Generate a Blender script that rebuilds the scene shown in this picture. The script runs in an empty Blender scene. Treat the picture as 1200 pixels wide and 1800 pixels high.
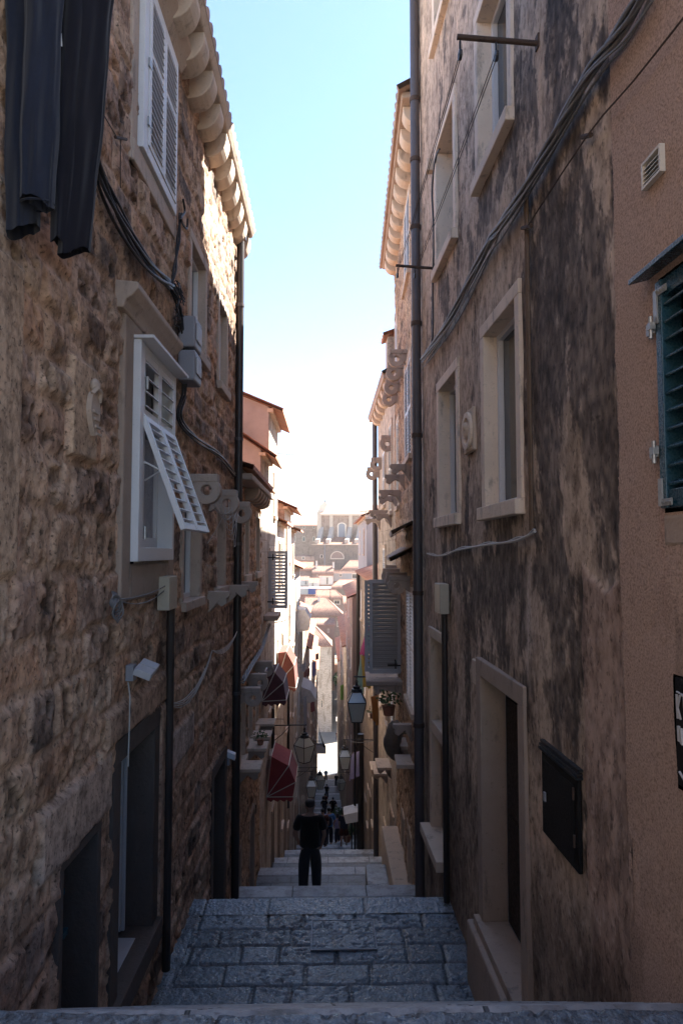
import bpy, bmesh, math, random
import numpy as np
from mathutils import Vector, Matrix
random.seed(7)
C = bpy.context.scene.collection
R = math.radians
PI = math.pi
# ------------------------------------------------------------------ camera model
FOC = 1200.0
YAW = math.atan(25/1200); PITCH = math.atan(70/1200)
FWD = Vector((math.sin(YAW)*math.cos(PITCH), math.cos(YAW)*math.cos(PITCH), math.sin(PITCH)))
RGT = Vector((math.cos(YAW), -math.sin(YAW), 0))
UPV = RGT.cross(FWD)
def ray(x, y): return FWD*FOC + RGT*(x-600) + UPV*(900-y)
def atY(x, y, Y):
    r = ray(x, y); return r*(Y/r.y)
# ------------------------------------------------------------------ wall frames: u along, n out of the wall, z up
class Frame:
    def __init__(s, ox, oy, tx, ty, side):
        l = math.hypot(tx, ty); s.o = Vector((ox, oy, 0)); s.t = Vector((tx/l, ty/l, 0))
        s.n = Vector((ty/l, -tx/l, 0))*side
    def p(s, u, n, z): return s.o + s.t*u + s.n*n + Vector((0, 0, z))
    def px(s, x, y, n=0.0):
        r = ray(x, y); o = s.o + s.n*n
        k = o.dot(s.n)/r.dot(s.n); q = r*k
        return (q-o).dot(s.t), q.z
    def rect(s, a, b, n=0.0):
        (u0, z0), (u1, z1) = s.px(*a, n), s.px(*b, n)
        return (min(u0, u1), max(u0, u1), min(z0, z1), max(z0, z1))
FL = Frame(-1.6125, 0, .0125, 1, 1)
FL2 = Frame(-1.5, 0, 0, 1, 1)
FR = Frame(1.58, 0, -.025, 1, -1)
FR2 = Frame(1.067, 0, .034, 1, -1)
FR3 = Frame(1.6, 0, 0, 1, -1)
FR4 = Frame(1.65, 0, 0, 1, -1)
def FF(y): return Frame(0, y, 1, 0, 1)      # facing the camera
# ------------------------------------------------------------------ materials
def newmat(name):
    m = bpy.data.materials.new(name); m.use_nodes = True
    nt = m.node_tree; b = nt.nodes['Principled BSDF']
    return m, nt, b
class N:
    def __init__(s, nt): s.nt = nt
    def n(s, t, **kw):
        d = s.nt.nodes.new('ShaderNode'+t)
        for k, v in kw.items():
            if k in d.inputs.keys(): d.inputs[k].default_value = v
            else: setattr(d, k, v)
        return d
    def l(s, a, b): s.nt.links.new(a, b)
    def tex(s): return s.n('TexCoord').outputs['Object']
    def noise(s, vec, scale, det=4, rough=.55, dist=0.):
        d = s.n('TexNoise'); d.inputs['Scale'].default_value = scale; d.inputs['Detail'].default_value = det
        d.inputs['Roughness'].default_value = rough; d.inputs['Distortion'].default_value = dist
        s.l(vec, d.inputs['Vector']); return d.outputs['Fac']
    def mapv(s, vec, sc):
        d = s.n('Mapping'); d.inputs['Scale'].default_value = sc; s.l(vec, d.inputs['Vector']); return d.outputs['Vector']
    def ramp(s, fac, stops):
        d = s.n('ValToRGB'); e = d.color_ramp.elements
        while len(e) < len(stops): e.new(.5)
        for k, (p, c) in zip(e, stops):
            k.position = p; k.color = (c, c, c, 1) if isinstance(c, (int, float)) else (*c, 1)
        s.l(fac, d.inputs['Fac']); return d.outputs['Color']
    def mix(s, a, b, f, mode='MIX'):
        d = s.n('Mix'); d.data_type = 'RGBA'; d.blend_type = mode
        for i, v in ((0, f), (6, a), (7, b)):
            if hasattr(v, 'is_output'): s.l(v, d.inputs[i])
            else: d.inputs[i].default_value = v if i == 0 else (*v, 1)
        return d.outputs[2]
    def bump(s, h, dist, st=1.0, prev=None):
        d = s.n('Bump'); d.inputs['Strength'].default_value = st; d.inputs['Distance'].default_value = dist
        s.l(h, d.inputs['Height'])
        if prev is not None: s.l(prev, d.inputs['Normal'])
        return d.outputs['Normal']
def simple(name, col, rough=.6, metal=0., var=.18, sc=6., bump=.002, spec=.5):
    m, nt, b = newmat(name); g = N(nt); v = g.tex()
    f = g.noise(v, sc, 5); f2 = g.noise(v, sc*9, 3)
    c = g.mix([x*(1-var) for x in col], [min(1, x*(1+var)) for x in col], f)
    c = g.mix(c, [x*.55 for x in col], g.ramp(f2, [(.62, 0), (.8, .5)]))
    g.l(c, b.inputs['Base Color']); b.inputs['Metallic'].default_value = metal
    g.l(g.ramp(f2, [(.3, max(0, rough-.1)), (.7, min(1, rough+.1))]), b.inputs['Roughness'])
    b.inputs['Specular IOR Level'].default_value = spec
    g.l(g.bump(f2, bump), b.inputs['Normal'])
    return m
def stonecut(name, c, dark_tone=.5, grey=(.10, .085, .075)):
    """dressed limestone trim with lichen stains"""
    m, nt, b = newmat(name); g = N(nt); v = g.tex()
    f = g.noise(v, 3.5, 6, .6); f2 = g.noise(v, 28, 5, .65); f3 = g.noise(g.mapv(v, (1, 1, .35)), 7, 6, .7)
    col = g.mix([x*.78 for x in c], [min(1, x*1.18) for x in c], f)
    col = g.mix(col, grey, g.ramp(f3, [(.56, 0), (.66, dark_tone)]))
    col = g.mix(col, [x*.4 for x in c], g.ramp(f2, [(.6, 0), (.72, .6)]))
    g.l(col, b.inputs['Base Color']); b.inputs['Roughness'].default_value = .85
    n1 = g.bump(f, .02, .6); g.l(g.bump(f2, .006, .9, n1), b.inputs['Normal'])
    return m
def vcol(name, rough=.9, s1=16, s2=70, d1=.012, d2=.004, spec=.3, dark=.35, stretch=(1, 1, 1), s3=0):
    m, nt, b = newmat(name); g = N(nt); v = g.mapv(g.tex(), stretch)
    a = g.n('Attribute', attribute_name='Col').outputs['Color']
    f1 = g.noise(v, s1, 6, .62); f2 = g.noise(v, s2, 4, .6)
    c = g.mix(a, (.45, .42, .40), g.ramp(f1, [(.33, .9), (.52, 0)]), 'MULTIPLY')
    c = g.mix(c, (1.35, 1.32, 1.3), g.ramp(f1, [(.55, 0), (.75, .8)]), 'MULTIPLY')
    c = g.mix(c, (dark, dark, dark), g.ramp(f2, [(.56, 0), (.68, .85)]), 'MULTIPLY')
    if s3:
        f3 = g.noise(g.mapv(g.tex(), (1, 1, .5)), s3, 12, .74); c = g.mix(c, (.36, .33, .31), g.ramp(f3, [(.51, 0), (.58, .6)]), 'MULTIPLY')
        c = g.mix(c, (1.3, 1.28, 1.25), g.ramp(f3, [(.38, .7), (.46, 0)]), 'MULTIPLY')
    g.l(c, b.inputs['Base Color']); b.inputs['Specular IOR Level'].default_value = spec
    if rough < .7:
        g.l(g.ramp(f2, [(.35, rough-.12), (.65, rough+.25)]), b.inputs['Roughness'])
    else: b.inputs['Roughness'].default_value = rough
    n1 = g.bump(f1, d1); g.l(g.bump(f2, d2, 1., n1), b.inputs['Normal'])
    return m
def masonry(name, c1, c2, cm, bw=.5, rh=.25, mort=.012, warp=.06, bump=.03, flat=False, rough=.9):
    m, nt, b = newmat(name); g = N(nt); v = g.tex()
    sp = g.n('SeparateXYZ'); g.l(v, sp.inputs[0])
    ad = g.n('Math', operation='ADD'); g.l(sp.outputs['X'], ad.inputs[0]); g.l(sp.outputs['Y'], ad.inputs[1])
    cb = g.n('CombineXYZ')
    if flat: g.l(sp.outputs['X'], cb.inputs[0]); g.l(sp.outputs['Y'], cb.inputs[1])
    else: g.l(ad.outputs[0], cb.inputs[0]); g.l(sp.outputs['Z'], cb.inputs[1])
    nz = g.n('TexNoise'); nz.inputs['Scale'].default_value = 3.; nz.inputs['Detail'].default_value = 4; g.l(v, nz.inputs['Vector'])
    vm = g.n('VectorMath', operation='MULTIPLY_ADD'); g.l(nz.outputs['Color'], vm.inputs[0])
    vm.inputs[1].default_value = (warp, warp, warp); g.l(cb.outputs[0], vm.inputs[2])
    br = g.n('TexBrick'); g.l(vm.outputs[0], br.inputs['Vector'])
    for k, x in (('Scale', 1.), ('Brick Width', bw), ('Row Height', rh), ('Mortar Size', mort), ('Mortar Smooth', .6), ('Bias', 0.)): br.inputs[k].default_value = x
    br.inputs['Color1'].default_value = (*c1, 1); br.inputs['Color2'].default_value = (*c2, 1); br.inputs['Mortar'].default_value = (*cm, 1)
    f1 = g.noise(v, 5, 6, .65); f2 = g.noise(v, 24, 5, .65); f3 = g.noise(g.mapv(v, (1, 1, .25)), 1.6, 5, .6)
    c = g.mix(br.outputs['Color'], (.5, .46, .43), g.ramp(f1, [(.35, .9), (.55, 0)]), 'MULTIPLY')
    c = g.mix(c, (.5, .46, .42), g.ramp(f3, [(.52, 0), (.7, .8)]), 'MULTIPLY')
    c = g.mix(c, (.4, .37, .35), g.ramp(f2, [(.56, 0), (.68, .8)]), 'MULTIPLY')
    g.l(c, b.inputs['Base Color']); b.inputs['Roughness'].default_value = rough
    inv = g.n('Math', operation='SUBTRACT'); inv.inputs[0].default_value = 1.; g.l(br.outputs['Fac'], inv.inputs[1])
    n1 = g.bump(inv.outputs[0], bump, .9); n2 = g.bump(f1, bump*1.2, .8, n1)
    g.l(g.bump(f2, bump*.3, 1., n2), b.inputs['Normal'])
    return m
def tilemat(name, c):
    m, nt, b = newmat(name); g = N(nt); v = g.tex()
    vo = g.n('TexVoronoi'); vo.inputs['Scale'].default_value = 3.2; g.l(v, vo.inputs['Vector'])
    f = g.noise(v, 9, 5)
    bw = g.n('RGBToBW'); g.l(vo.outputs['Color'], bw.inputs[0])
    col = g.mix([x*.7 for x in c], [min(1, x*1.35) for x in c], bw.outputs[0])
    col = g.mix(col, (c[0]*.9, c[0]*.75, c[0]*.6), g.ramp(f, [(.5, 0), (.7, .7)]))
    g.l(col, b.inputs['Base Color']); b.inputs['Roughness'].default_value = .85
    g.l(g.bump(f, .01), b.inputs['Normal'])
    return m
def glassdark(name, tint=(.02, .024, .028)):
    m, nt, b = newmat(name); b.inputs['Base Color'].default_value = (*tint, 1)
    b.inputs['Roughness'].default_value = .08; b.inputs['Specular IOR Level'].default_value = .6
    g = N(nt); g.l(g.bump(g.noise(g.tex(), 2.5, 2), .01, .25), b.inputs['Normal'])
    return m
def frosted(name, col):
    m, nt, b = newmat(name); g = N(nt)
    d = g.n('BsdfTranslucent'); d.inputs['Color'].default_value = (*col, 1)
    gl = g.n('BsdfGlossy'); gl.inputs['Roughness'].default_value = .15; gl.inputs['Color'].default_value = (1, 1, 1, 1)
    di = g.n('BsdfDiffuse'); di.inputs['Color'].default_value = (*col, 1)
    m1 = g.n('MixShader'); m1.inputs[0].default_value = .5; g.l(d.outputs[0], m1.inputs[1]); g.l(di.outputs[0], m1.inputs[2])
    m2 = g.n('MixShader'); m2.inputs[0].default_value = .12; g.l(m1.outputs[0], m2.inputs[1]); g.l(gl.outputs[0], m2.inputs[2])
    g.l(m2.outputs[0], nt.nodes['Material Output'].inputs['Surface'])
    return m
def cloth(name, col, weave=220, trans=0.):
    m, nt, b = newmat(name); g = N(nt); v = g.tex()
    f = g.noise(v, 7, 4); f2 = g.noise(v, weave, 2)
    c = g.mix([x*.7 for x in col], [min(1, x*1.3) for x in col], f); c = g.mix(c, [x*.5 for x in col], g.ramp(f2, [(.5, 0), (.65, .6)]))
    g.l(c, b.inputs['Base Color']); b.inputs['Roughness'].default_value = .95; b.inputs['Specular IOR Level'].default_value = .2
    b.inputs['Sheen Weight'].default_value = .15
    g.l(g.bump(f2, .001), b.inputs['Normal'])
    if trans:
        t = g.n('BsdfTranslucent'); g.l(c, t.inputs['Color']); mx = g.n('MixShader'); mx.inputs[0].default_value = trans
        g.l(b.outputs[0], mx.inputs[1]); g.l(t.outputs[0], mx.inputs[2]); g.l(mx.outputs[0], nt.nodes['Material Output'].inputs['Surface'])
    return m
M = {}
M['rubble'] = vcol('rubble_stone', s1=13, s2=34, d1=.007, d2=.009, dark=.2, s3=3.2)
M['plaster'] = vcol('weathered_plaster', s1=10, s2=30, d1=.008, d2=.005, dark=.3, stretch=(1, 1, .62), s3=2.6)
M['stucco'] = vcol('peach_stucco', s1=90, s2=210, d1=.008, d2=.004, dark=.75)
M['paving'] = vcol('worn_paving', rough=.28, s1=14, s2=34, d1=.010, d2=.012, spec=.8, dark=.16)
M['trim'] = stonecut('limestone_trim', (.58, .465, .36), .45)
M['trim_pale'] = stonecut('pale_limestone', (.74, .61, .49), .5, (.17, .14, .12))
M['trim_dark'] = stonecut('brown_limestone', (.37, .285, .225), .5)
M['bracket'] = stonecut('grey_limestone', (.42, .335, .275), .55)
M['mas_brown'] = masonry('brown_masonry', (.42, .315, .235), (.32, .235, .175), (.40, .315, .245))
M['mas_pale'] = masonry('pale_masonry', (.60, .51, .42), (.50, .42, .34), (.55, .465, .38), bw=.6, rh=.28)
M['mas_far'] = masonry('far_masonry', (.26, .195, .155), (.21, .16, .13), (.25, .195, .16), bw=1.2, rh=.5, warp=.1)
M['mas_church'] = masonry('church_masonry', (.46, .33, .25), (.37, .26, .20), (.46, .34, .26), bw=1.6, rh=.6, warp=.2)
M['plaster_pale'] = simple('pale_plaster', (.62, .56, .49), .9, var=.15, sc=1.5, bump=.006)
M['plaster_orange'] = simple('orange_plaster', (.36, .295, .255), .9, var=.3, sc=2.2, bump=.008)
M['plaster_pink'] = simple('pink_plaster', (.26, .175, .14), .9, var=.2, sc=1.2, bump=.006)
M['plaster_grey'] = simple('grey_plaster', (.34, .33, .32), .9, var=.15, sc=1.2)
M['step'] = masonry('step_stone', (.17, .185, .20), (.12, .133, .148), (.045, .045, .05), bw=.8, rh=.3, mort=.008, warp=.03, bump=.012, flat=True, rough=.5)
M['nosing'] = masonry('step_nosing', (.42, .44, .46), (.34, .36, .385), (.07, .075, .08), bw=1.15, rh=6., mort=.012, warp=.02, bump=.012, flat=True, rough=.5)
M['tile'] = tilemat('clay_tile', (.36, .155, .09))
M['tile_pale'] = tilemat('sunbleached_tile', (.30, .155, .105))
M['white'] = simple('white_paint', (.66, .66, .67), .5, var=.06, sc=8, bump=.0008)
M['offwhite'] = simple('cream_paint', (.58, .54, .47), .5, var=.1, sc=8)
M['greypaint'] = simple('grey_shutter_paint', (.42, .42, .43), .55, var=.12, sc=10)
M['bluepaint'] = simple('blue_shutter_paint', (.018, .060, .090), .28, var=.3, sc=12, bump=.002)
M['beige'] = simple('beige_plastic', (.42, .37, .29), .55, var=.08)
M['meter'] = simple('grey_plastic', (.24, .24, .26), .5, var=.1)
M['cable'] = simple('black_cable', (.022, .021, .022), .5, var=.2)
M['cablegrey'] = simple('grey_cable', (.15, .15, .155), .5, var=.2)
M['wire'] = simple('pale_wire', (.42, .41, .39), .6, var=.1)
M['pipe'] = simple('brown_pipe', (.030, .022, .020), .45, var=.3, sc=5)
M['pipe2'] = simple('grey_pipe', (.075, .065, .068), .45, var=.3, sc=4)
M['rust'] = simple('rusty_iron', (.06, .038, .028), .8, var=.5, sc=20, bump=.003)
M['tile_old'] = tilemat('weathered_tile', (.38, .27, .21))
M['trim_warm'] = stonecut('warm_limestone', (.47, .37, .295), .5)
M['dark_tone'] = stonecut('very_dark_stone', (.085, .064, .053), .5)  # trim stone in a far darker tone for the low openings
M['blackmetal'] = simple('black_sheet_metal', (.010, .009, .009), .75, var=.4, sc=9, spec=.2)
M['iron'] = simple('black_iron', (.016, .016, .018), .5, var=.2)
M['galv'] = simple('galvanised_metal', (.38, .38, .37), .4, .7, var=.15, sc=20)
M['lampglass'] = frosted('lamp_glass', (.62, .66, .62))
M['bulb'] = simple('lamp_bulb', (.7, .68, .6), .3)
M['glass'] = glassdark('window_glass')
M['glassblue'] = glassdark('blue_glass', (.03, .09, .13))
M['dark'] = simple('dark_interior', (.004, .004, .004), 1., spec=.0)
M['wood'] = simple('dark_door_wood', (.018, .012, .010), .6, var=.4, sc=4)
M['woodmid'] = simple('weathered_wood', (.13, .085, .055), .7, var=.4, sc=5)
M['denim'] = cloth('navy_denim', (.016, .020, .034))
M['trouser'] = cloth('dark_denim', (.007, .007, .012))
M['tag'] = cloth('care_label', (.55, .55, .55))
M['crimson'] = cloth('crimson_canvas', (.28, .055, .06), 120, .15)
M['maroon'] = cloth('maroon_canvas', (.13, .055, .06), 120, .1)
M['redorange'] = cloth('faded_red_canvas', (.24, .085, .065), 120, .15)
M['pinkwhite'] = cloth('white_canvas', (.72, .66, .64), 120, .3)
M['teal'] = cloth('pale_teal_cloth', (.34, .50, .46), 150, .3)
M['magenta'] = cloth('magenta_cloth', (.55, .03, .20), 150, .2)
M['yellow'] = cloth('yellow_cloth', (.50, .36, .06), 150, .2)
M['orange'] = cloth('orange_cloth', (.55, .22, .05), 150, .2)
M['lilac'] = cloth('lilac_cloth', (.30, .28, .50), 150, .2)
M['greycloth'] = cloth('grey_cloth', (.40, .39, .42), 150, .2)
M['green'] = cloth('green_cloth', (.22, .38, .12), 150, .2)
M['bluetarp'] = cloth('blue_tarp', (.06, .09, .25), 60)
M['burlap'] = cloth('burlap', (.16, .12, .09), 60)
M['black'] = cloth('black_cotton', (.010, .009, .010))
M['trousergrey'] = cloth('charcoal_trousers', (.026, .028, .034))
M['blueshirt'] = cloth('blue_shirt', (.08, .22, .55))
M['pinkshirt'] = cloth('lilac_shirt', (.32, .26, .42))
M['darkred'] = cloth('dark_red_cotton', (.06, .018, .015))
M['navy'] = cloth('navy_cotton', (.02, .025, .05))
M['skin'] = simple('skin', (.32, .19, .14), .55, var=.08, bump=.0005)
M['hair'] = simple('dark_hair', (.014, .011, .010), .6, var=.3, sc=40, bump=.004)
M['leaf'] = simple('green_leaves', (.06, .10, .03), .6, var=.5, sc=6)
M['terracotta'] = simple('terracotta_pot', (.30, .13, .08), .8)
M['ground'] = simple('dry_ground', (.22, .19, .15), .95, var=.2, sc=.4)
M['plazastone'] = simple('polished_plaza_stone', (.55, .52, .47), .5, var=.1, sc=1.)
# ------------------------------------------------------------------ mesh builder
class MB:
    def __init__(s): s.v = []; s.f = []
    def add(s, vs, fs):
        k = len(s.v); s.v += [Vector(v) for v in vs]; s.f += [[i+k for i in f] for f in fs]; return s
    def hexa(s, p):   # 8 points: bottom 4 (ccw), top 4
        return s.add(p, [(0, 3, 2, 1), (4, 5, 6, 7), (0, 1, 5, 4), (1, 2, 6, 5), (2, 3, 7, 6), (3, 0, 4, 7)])
    def ob(s, P, a, b, c):
        P = Vector(P); a = Vector(a); b = Vector(b); c = Vector(c)
        return s.hexa([P, P+a, P+a+b, P+b, P+c, P+a+c, P+a+b+c, P+b+c])
    def fb(s, F, u0, u1, n0, n1, z0, z1):
        return s.hexa([F.p(u0, n0, z0), F.p(u1, n0, z0), F.p(u1, n1, z0), F.p(u0, n1, z0), F.p(u0, n0, z1), F.p(u1, n0, z1), F.p(u1, n1, z1), F.p(u0, n1, z1)])
    def wb(s, x0, x1, y0, y1, z0, z1):
        return s.ob((x0, y0, z0), (x1-x0, 0, 0), (0, y1-y0, 0), (0, 0, z1-z0))
    def prism(s, poly, ext):   # poly: list of 3d points, ext: vector
        n = len(poly); ext = Vector(ext); p = [Vector(q) for q in poly]
        s.add(p+[q+ext for q in p], [list(range(n))[::-1], list(range(n, 2*n))]+[(i, (i+1) % n, n+(i+1) % n, n+i) for i in range(n)]); return s
    def fprism(s, F, prof, u0, u1):  # prof list of (n,z)
        return s.prism([F.p(u0, n, z) for n, z in prof], F.t*(u1-u0))
    def tube(s, path, r, k=8, cap=True):
        path = [Vector(p) for p in path]; n = len(path); rs = r if isinstance(r, (list, tuple)) else [r]*n
        k0 = len(s.v); ref = None
        for i, p in enumerate(path):
            d = (path[min(i+1, n-1)]-path[max(i-1, 0)]).normalized()
            if ref is None:
                ref = d.orthogonal().normalized()
            else:
                ref = (ref-d*ref.dot(d)).normalized()
            b = d.cross(ref)
            for j in range(k):
                a = 2*PI*j/k; s.v.append(p+(ref*math.cos(a)+b*math.sin(a))*rs[i])
        for i in range(n-1):
            for j in range(k):
                a = k0+i*k+j; b = k0+i*k+(j+1) % k; s.f.append([a, b, b+k, a+k])
        if cap: s.f.append([k0+j for j in range(k)][::-1]); s.f.append([k0+(n-1)*k+j for j in range(k)])
        return s
    def ring(s, cpt, ax, up, ro, ri, th, k=24):  # annulus slab, axis ax
        ax = Vector(ax).normalized(); up = Vector(up).normalized(); sd = ax.cross(up)
        k0 = len(s.v); cpt = Vector(cpt)
        for h in (-th/2, th/2):
            for rr in (ri, ro):
                for j in range(k):
                    a = 2*PI*j/k; s.v.append(cpt+ax*h+(up*math.cos(a)+sd*math.sin(a))*rr)
        for j in range(k):
            q = (j+1) % k; A, B, Cc, D = k0, k0+k, k0+2*k, k0+3*k
            s.f += [[A+j, B+j, B+q, A+q], [Cc+j, Cc+q, D+q, D+j], [A+j, A+q, Cc+q, Cc+j], [B+j, D+j, D+q, B+q]]
        return s
    def sphere(s, c, r, k=12, m=8, sc=(1, 1, 1)):
        k0 = len(s.v); c = Vector(c)
        s.v.append(c+Vector((0, 0, r*sc[2])))
        for i in range(1, m):
            t = PI*i/m
            for j in range(k):
                a = 2*PI*j/k; s.v.append(c+Vector((r*sc[0]*math.sin(t)*math.cos(a), r*sc[1]*math.sin(t)*math.sin(a), r*sc[2]*math.cos(t))))
        s.v.append(c-Vector((0, 0, r*sc[2]))); e = len(s.v)-1
        for j in range(k): s.f.append([k0, k0+1+j, k0+1+(j+1) % k])
        for i in range(m-2):
            for j in range(k):
                a = k0+1+i*k; s.f.append([a+j, a+k+j, a+k+(j+1) % k, a+(j+1) % k])
        for j in range(k):
            a = k0+1+(m-2)*k; s.f.append([a+j, e, a+(j+1) % k])
        return s
    def build(s, name, mat, parent=None, bevel=0., smooth=False, fix=True, seg=2):
        me = bpy.data.meshes.new(name); org = Vector((0, 0, 0))
        if parent is None:
            xs = [v.x for v in s.v]; ys = [v.y for v in s.v]; zs = [v.z for v in s.v]
            org = Vector(((min(xs)+max(xs))/2, (min(ys)+max(ys))/2, min(zs)))
        else:
            r = parent
            while r.parent: r = r.parent
            org = r.location.copy()
        me.from_pydata([tuple(v-org) for v in s.v], [], s.f)
        if fix:
            bm = bmesh.new(); bm.from_mesh(me); bmesh.ops.recalc_face_normals(bm, faces=bm.faces); bm.to_mesh(me); bm.free()
        if smooth: me.polygons.foreach_set('use_smooth', [True]*len(me.polygons))
        me.materials.append(M[mat] if isinstance(mat, str) else mat)
        o = bpy.data.objects.new(name, me); C.objects.link(o)
        if parent is None: o.location = org
        else: o.parent = parent
        if bevel:
            b = o.modifiers.new('bevel', 'BEVEL'); b.width = bevel; b.segments = seg; b.limit_method = 'ANGLE'
        return o
def tag(o, label=None, cat=None, group=None, kind=None):
    if label: o['label'] = label
    if cat: o['category'] = cat
    if group: o['group'] = group
    if kind: o['kind'] = kind
    return o
def thing(name, loc, label, cat, group=None):
    o = bpy.data.objects.new(name, None); C.objects.link(o); o.location = loc; o.empty_display_size = .2
    return tag(o, label, cat, group)
def copy_tree(o, parent=None):
    c = o.copy(); C.objects.link(c); c.parent = parent
    for ch in list(o.children): copy_tree(ch, c)
    return c
ALB = {'rubble': np.array((2.2, 2.05, 1.9)), 'plaster': np.array((2.75, 2.58, 2.36)), 'stucco': np.array((2.05, 1.87, 1.77)), 'paving': np.array((.48, .59, .68))}
# ------------------------------------------------------------------ noise in numpy
def h2(x, y, s):
    x = x.astype(np.int64); y = y.astype(np.int64)
    h = (x*374761393+y*668265263+s*974634777) & 0xffffffff
    h = ((h ^ (h >> 13))*1274126177) & 0xffffffff
    h = ((h ^ (h >> 16))*2246822519) & 0xffffffff
    return ((h ^ (h >> 15)) & 0xffffff)/float(0xffffff)
def vn(x, y, s):
    xi = np.floor(x); yi = np.floor(y); fx = x-xi; fy = y-yi
    fx = fx*fx*(3-2*fx); fy = fy*fy*(3-2*fy)
    return (h2(xi, yi, s)*(1-fx)+h2(xi+1, yi, s)*fx)*(1-fy)+(h2(xi, yi+1, s)*(1-fx)+h2(xi+1, yi+1, s)*fx)*fy
def fbm(x, y, s, o=4, g=.5):
    a = 1.; t = 0.; r = 0.
    for i in range(o): r = r+a*vn(x*2**i, y*2**i, s+i*17); t += a; a *= g
    return r/t
def sst(x, a, b):
    t = np.clip((x-a)/(b-a), 0, 1); return t*t*(3-2*t)
def blocks(U, Z, seed, rh=(.2, .36), bw=(.25, .6), warp=.05):
    U = U+warp*(fbm(U*2.3, Z*2.3, seed, 3)-.5)*2; Z = Z+warp*.9*(fbm(U*2.1+9, Z*2.1, seed+3, 3)-.5)*2
    rg = np.random.RandomState(seed); ze = [Z.min()-1]
    while ze[-1] < Z.max()+1: ze.append(ze[-1]+rg.uniform(*rh))
    ze = np.array(ze); ri = np.searchsorted(ze, Z)-1
    D = np.zeros_like(U); ID = np.zeros_like(U)
    for i in np.unique(ri):
        m = ri == i; ue = [U.min()-1-rg.rand()*.5]
        while ue[-1] < U.max()+1: ue.append(ue[-1]+rg.uniform(*bw))
        ue = np.array(ue); k = np.searchsorted(ue, U[m])-1
        du = np.minimum(U[m]-ue[k], ue[k+1]-U[m]); dz = np.minimum(Z[m]-ze[i], ze[i+1]-Z[m])
        q = .05
        D[m] = np.minimum(np.minimum(du, dz), np.sqrt(np.maximum(du*dz, 0))*.8); ID[m] = h2(k.astype(float), np.full(k.shape, float(i)), seed)
    return D, ID
def heightfield(name, P, ul, zl, openings, fn, mat, parent, label=None):
    """P(U,Z,H)->(N,3) world points; fn(U,Z)->H,colour"""
    ul = np.array(ul); zl = np.array(zl); U, Z = np.meshgrid(ul, zl); H, col = fn(U, Z)
    pts = P(U, Z, H).reshape(-1, 3)
    nu, nz = len(ul), len(zl)
    uc = (ul[1:]+ul[:-1])/2; zc = (zl[1:]+zl[:-1])/2; UC, ZC = np.meshgrid(uc, zc); keep = np.ones(UC.shape, bool)
    for (a, b, c, d) in openings: keep &= ~((UC > a) & (UC < b) & (ZC > c) & (ZC < d))
    I = np.arange(nu*nz).reshape(nz, nu)
    q = np.stack([I[:-1, :-1], I[:-1, 1:], I[1:, 1:], I[1:, :-1]], -1)[keep]
    org = Vector((0, 0, 0))
    if parent:
        r = parent
        while r.parent: r = r.parent
        org = r.location.copy()
    pts = pts-np.array(org)
    me = bpy.data.meshes.new(name); me.vertices.add(len(pts)); me.vertices.foreach_set('co', pts.astype(np.float32).ravel())
    me.loops.add(q.size); me.loops.foreach_set('vertex_index', q.astype(np.int32).ravel())
    me.polygons.add(len(q)); me.polygons.foreach_set('loop_start', np.arange(0, q.size, 4, dtype=np.int32))
    me.polygons.foreach_set('loop_total', np.full(len(q), 4, dtype=np.int32))
    me.update(calc_edges=True)
    me.polygons.foreach_set('use_smooth', np.ones(len(q), bool))
    ca = me.color_attributes.new('Col', 'FLOAT_COLOR', 'POINT')
    cc = np.ones((len(pts), 4), np.float32); cv = np.maximum(col.reshape(-1, 3)*ALB.get(mat, 1), .003); cc[:, :3] = cv/np.maximum(1, cv.max(1)/.52)[:, None]; ca.data.foreach_set('color', cc.ravel())
    me.materials.append(M[mat]); o = bpy.data.objects.new(name, me); C.objects.link(o)
    if parent: o.parent = parent
    return o
def lines(a, b, d, ops=(), i0=0):
    L = [a]
    while L[-1] < b: L.append(L[-1]+(d(L[-1]) if callable(d) else d))
    L[-1] = b
    ext = [o[i0] for o in ops]+[o[i0+1] for o in ops]
    ext = [e for e in ext if a < e < b]
    if ext:
        L = [x for x in L if min(abs(x-e) for e in ext) > .004 or x in (a, b)]+ext
    return sorted(set(L))
def framesurf(F):
    o = np.array(F.o); t = np.array(F.t); n = np.array(F.n)
    return lambda U, Z, H: o+U[..., None]*t+H[..., None]*n+Z[..., None]*np.array((0, 0, 1.))
def pal(ID, cols):
    cols = np.array(cols); k = np.clip((ID*len(cols)).astype(int), 0, len(cols)-1); return cols[k]
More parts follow.
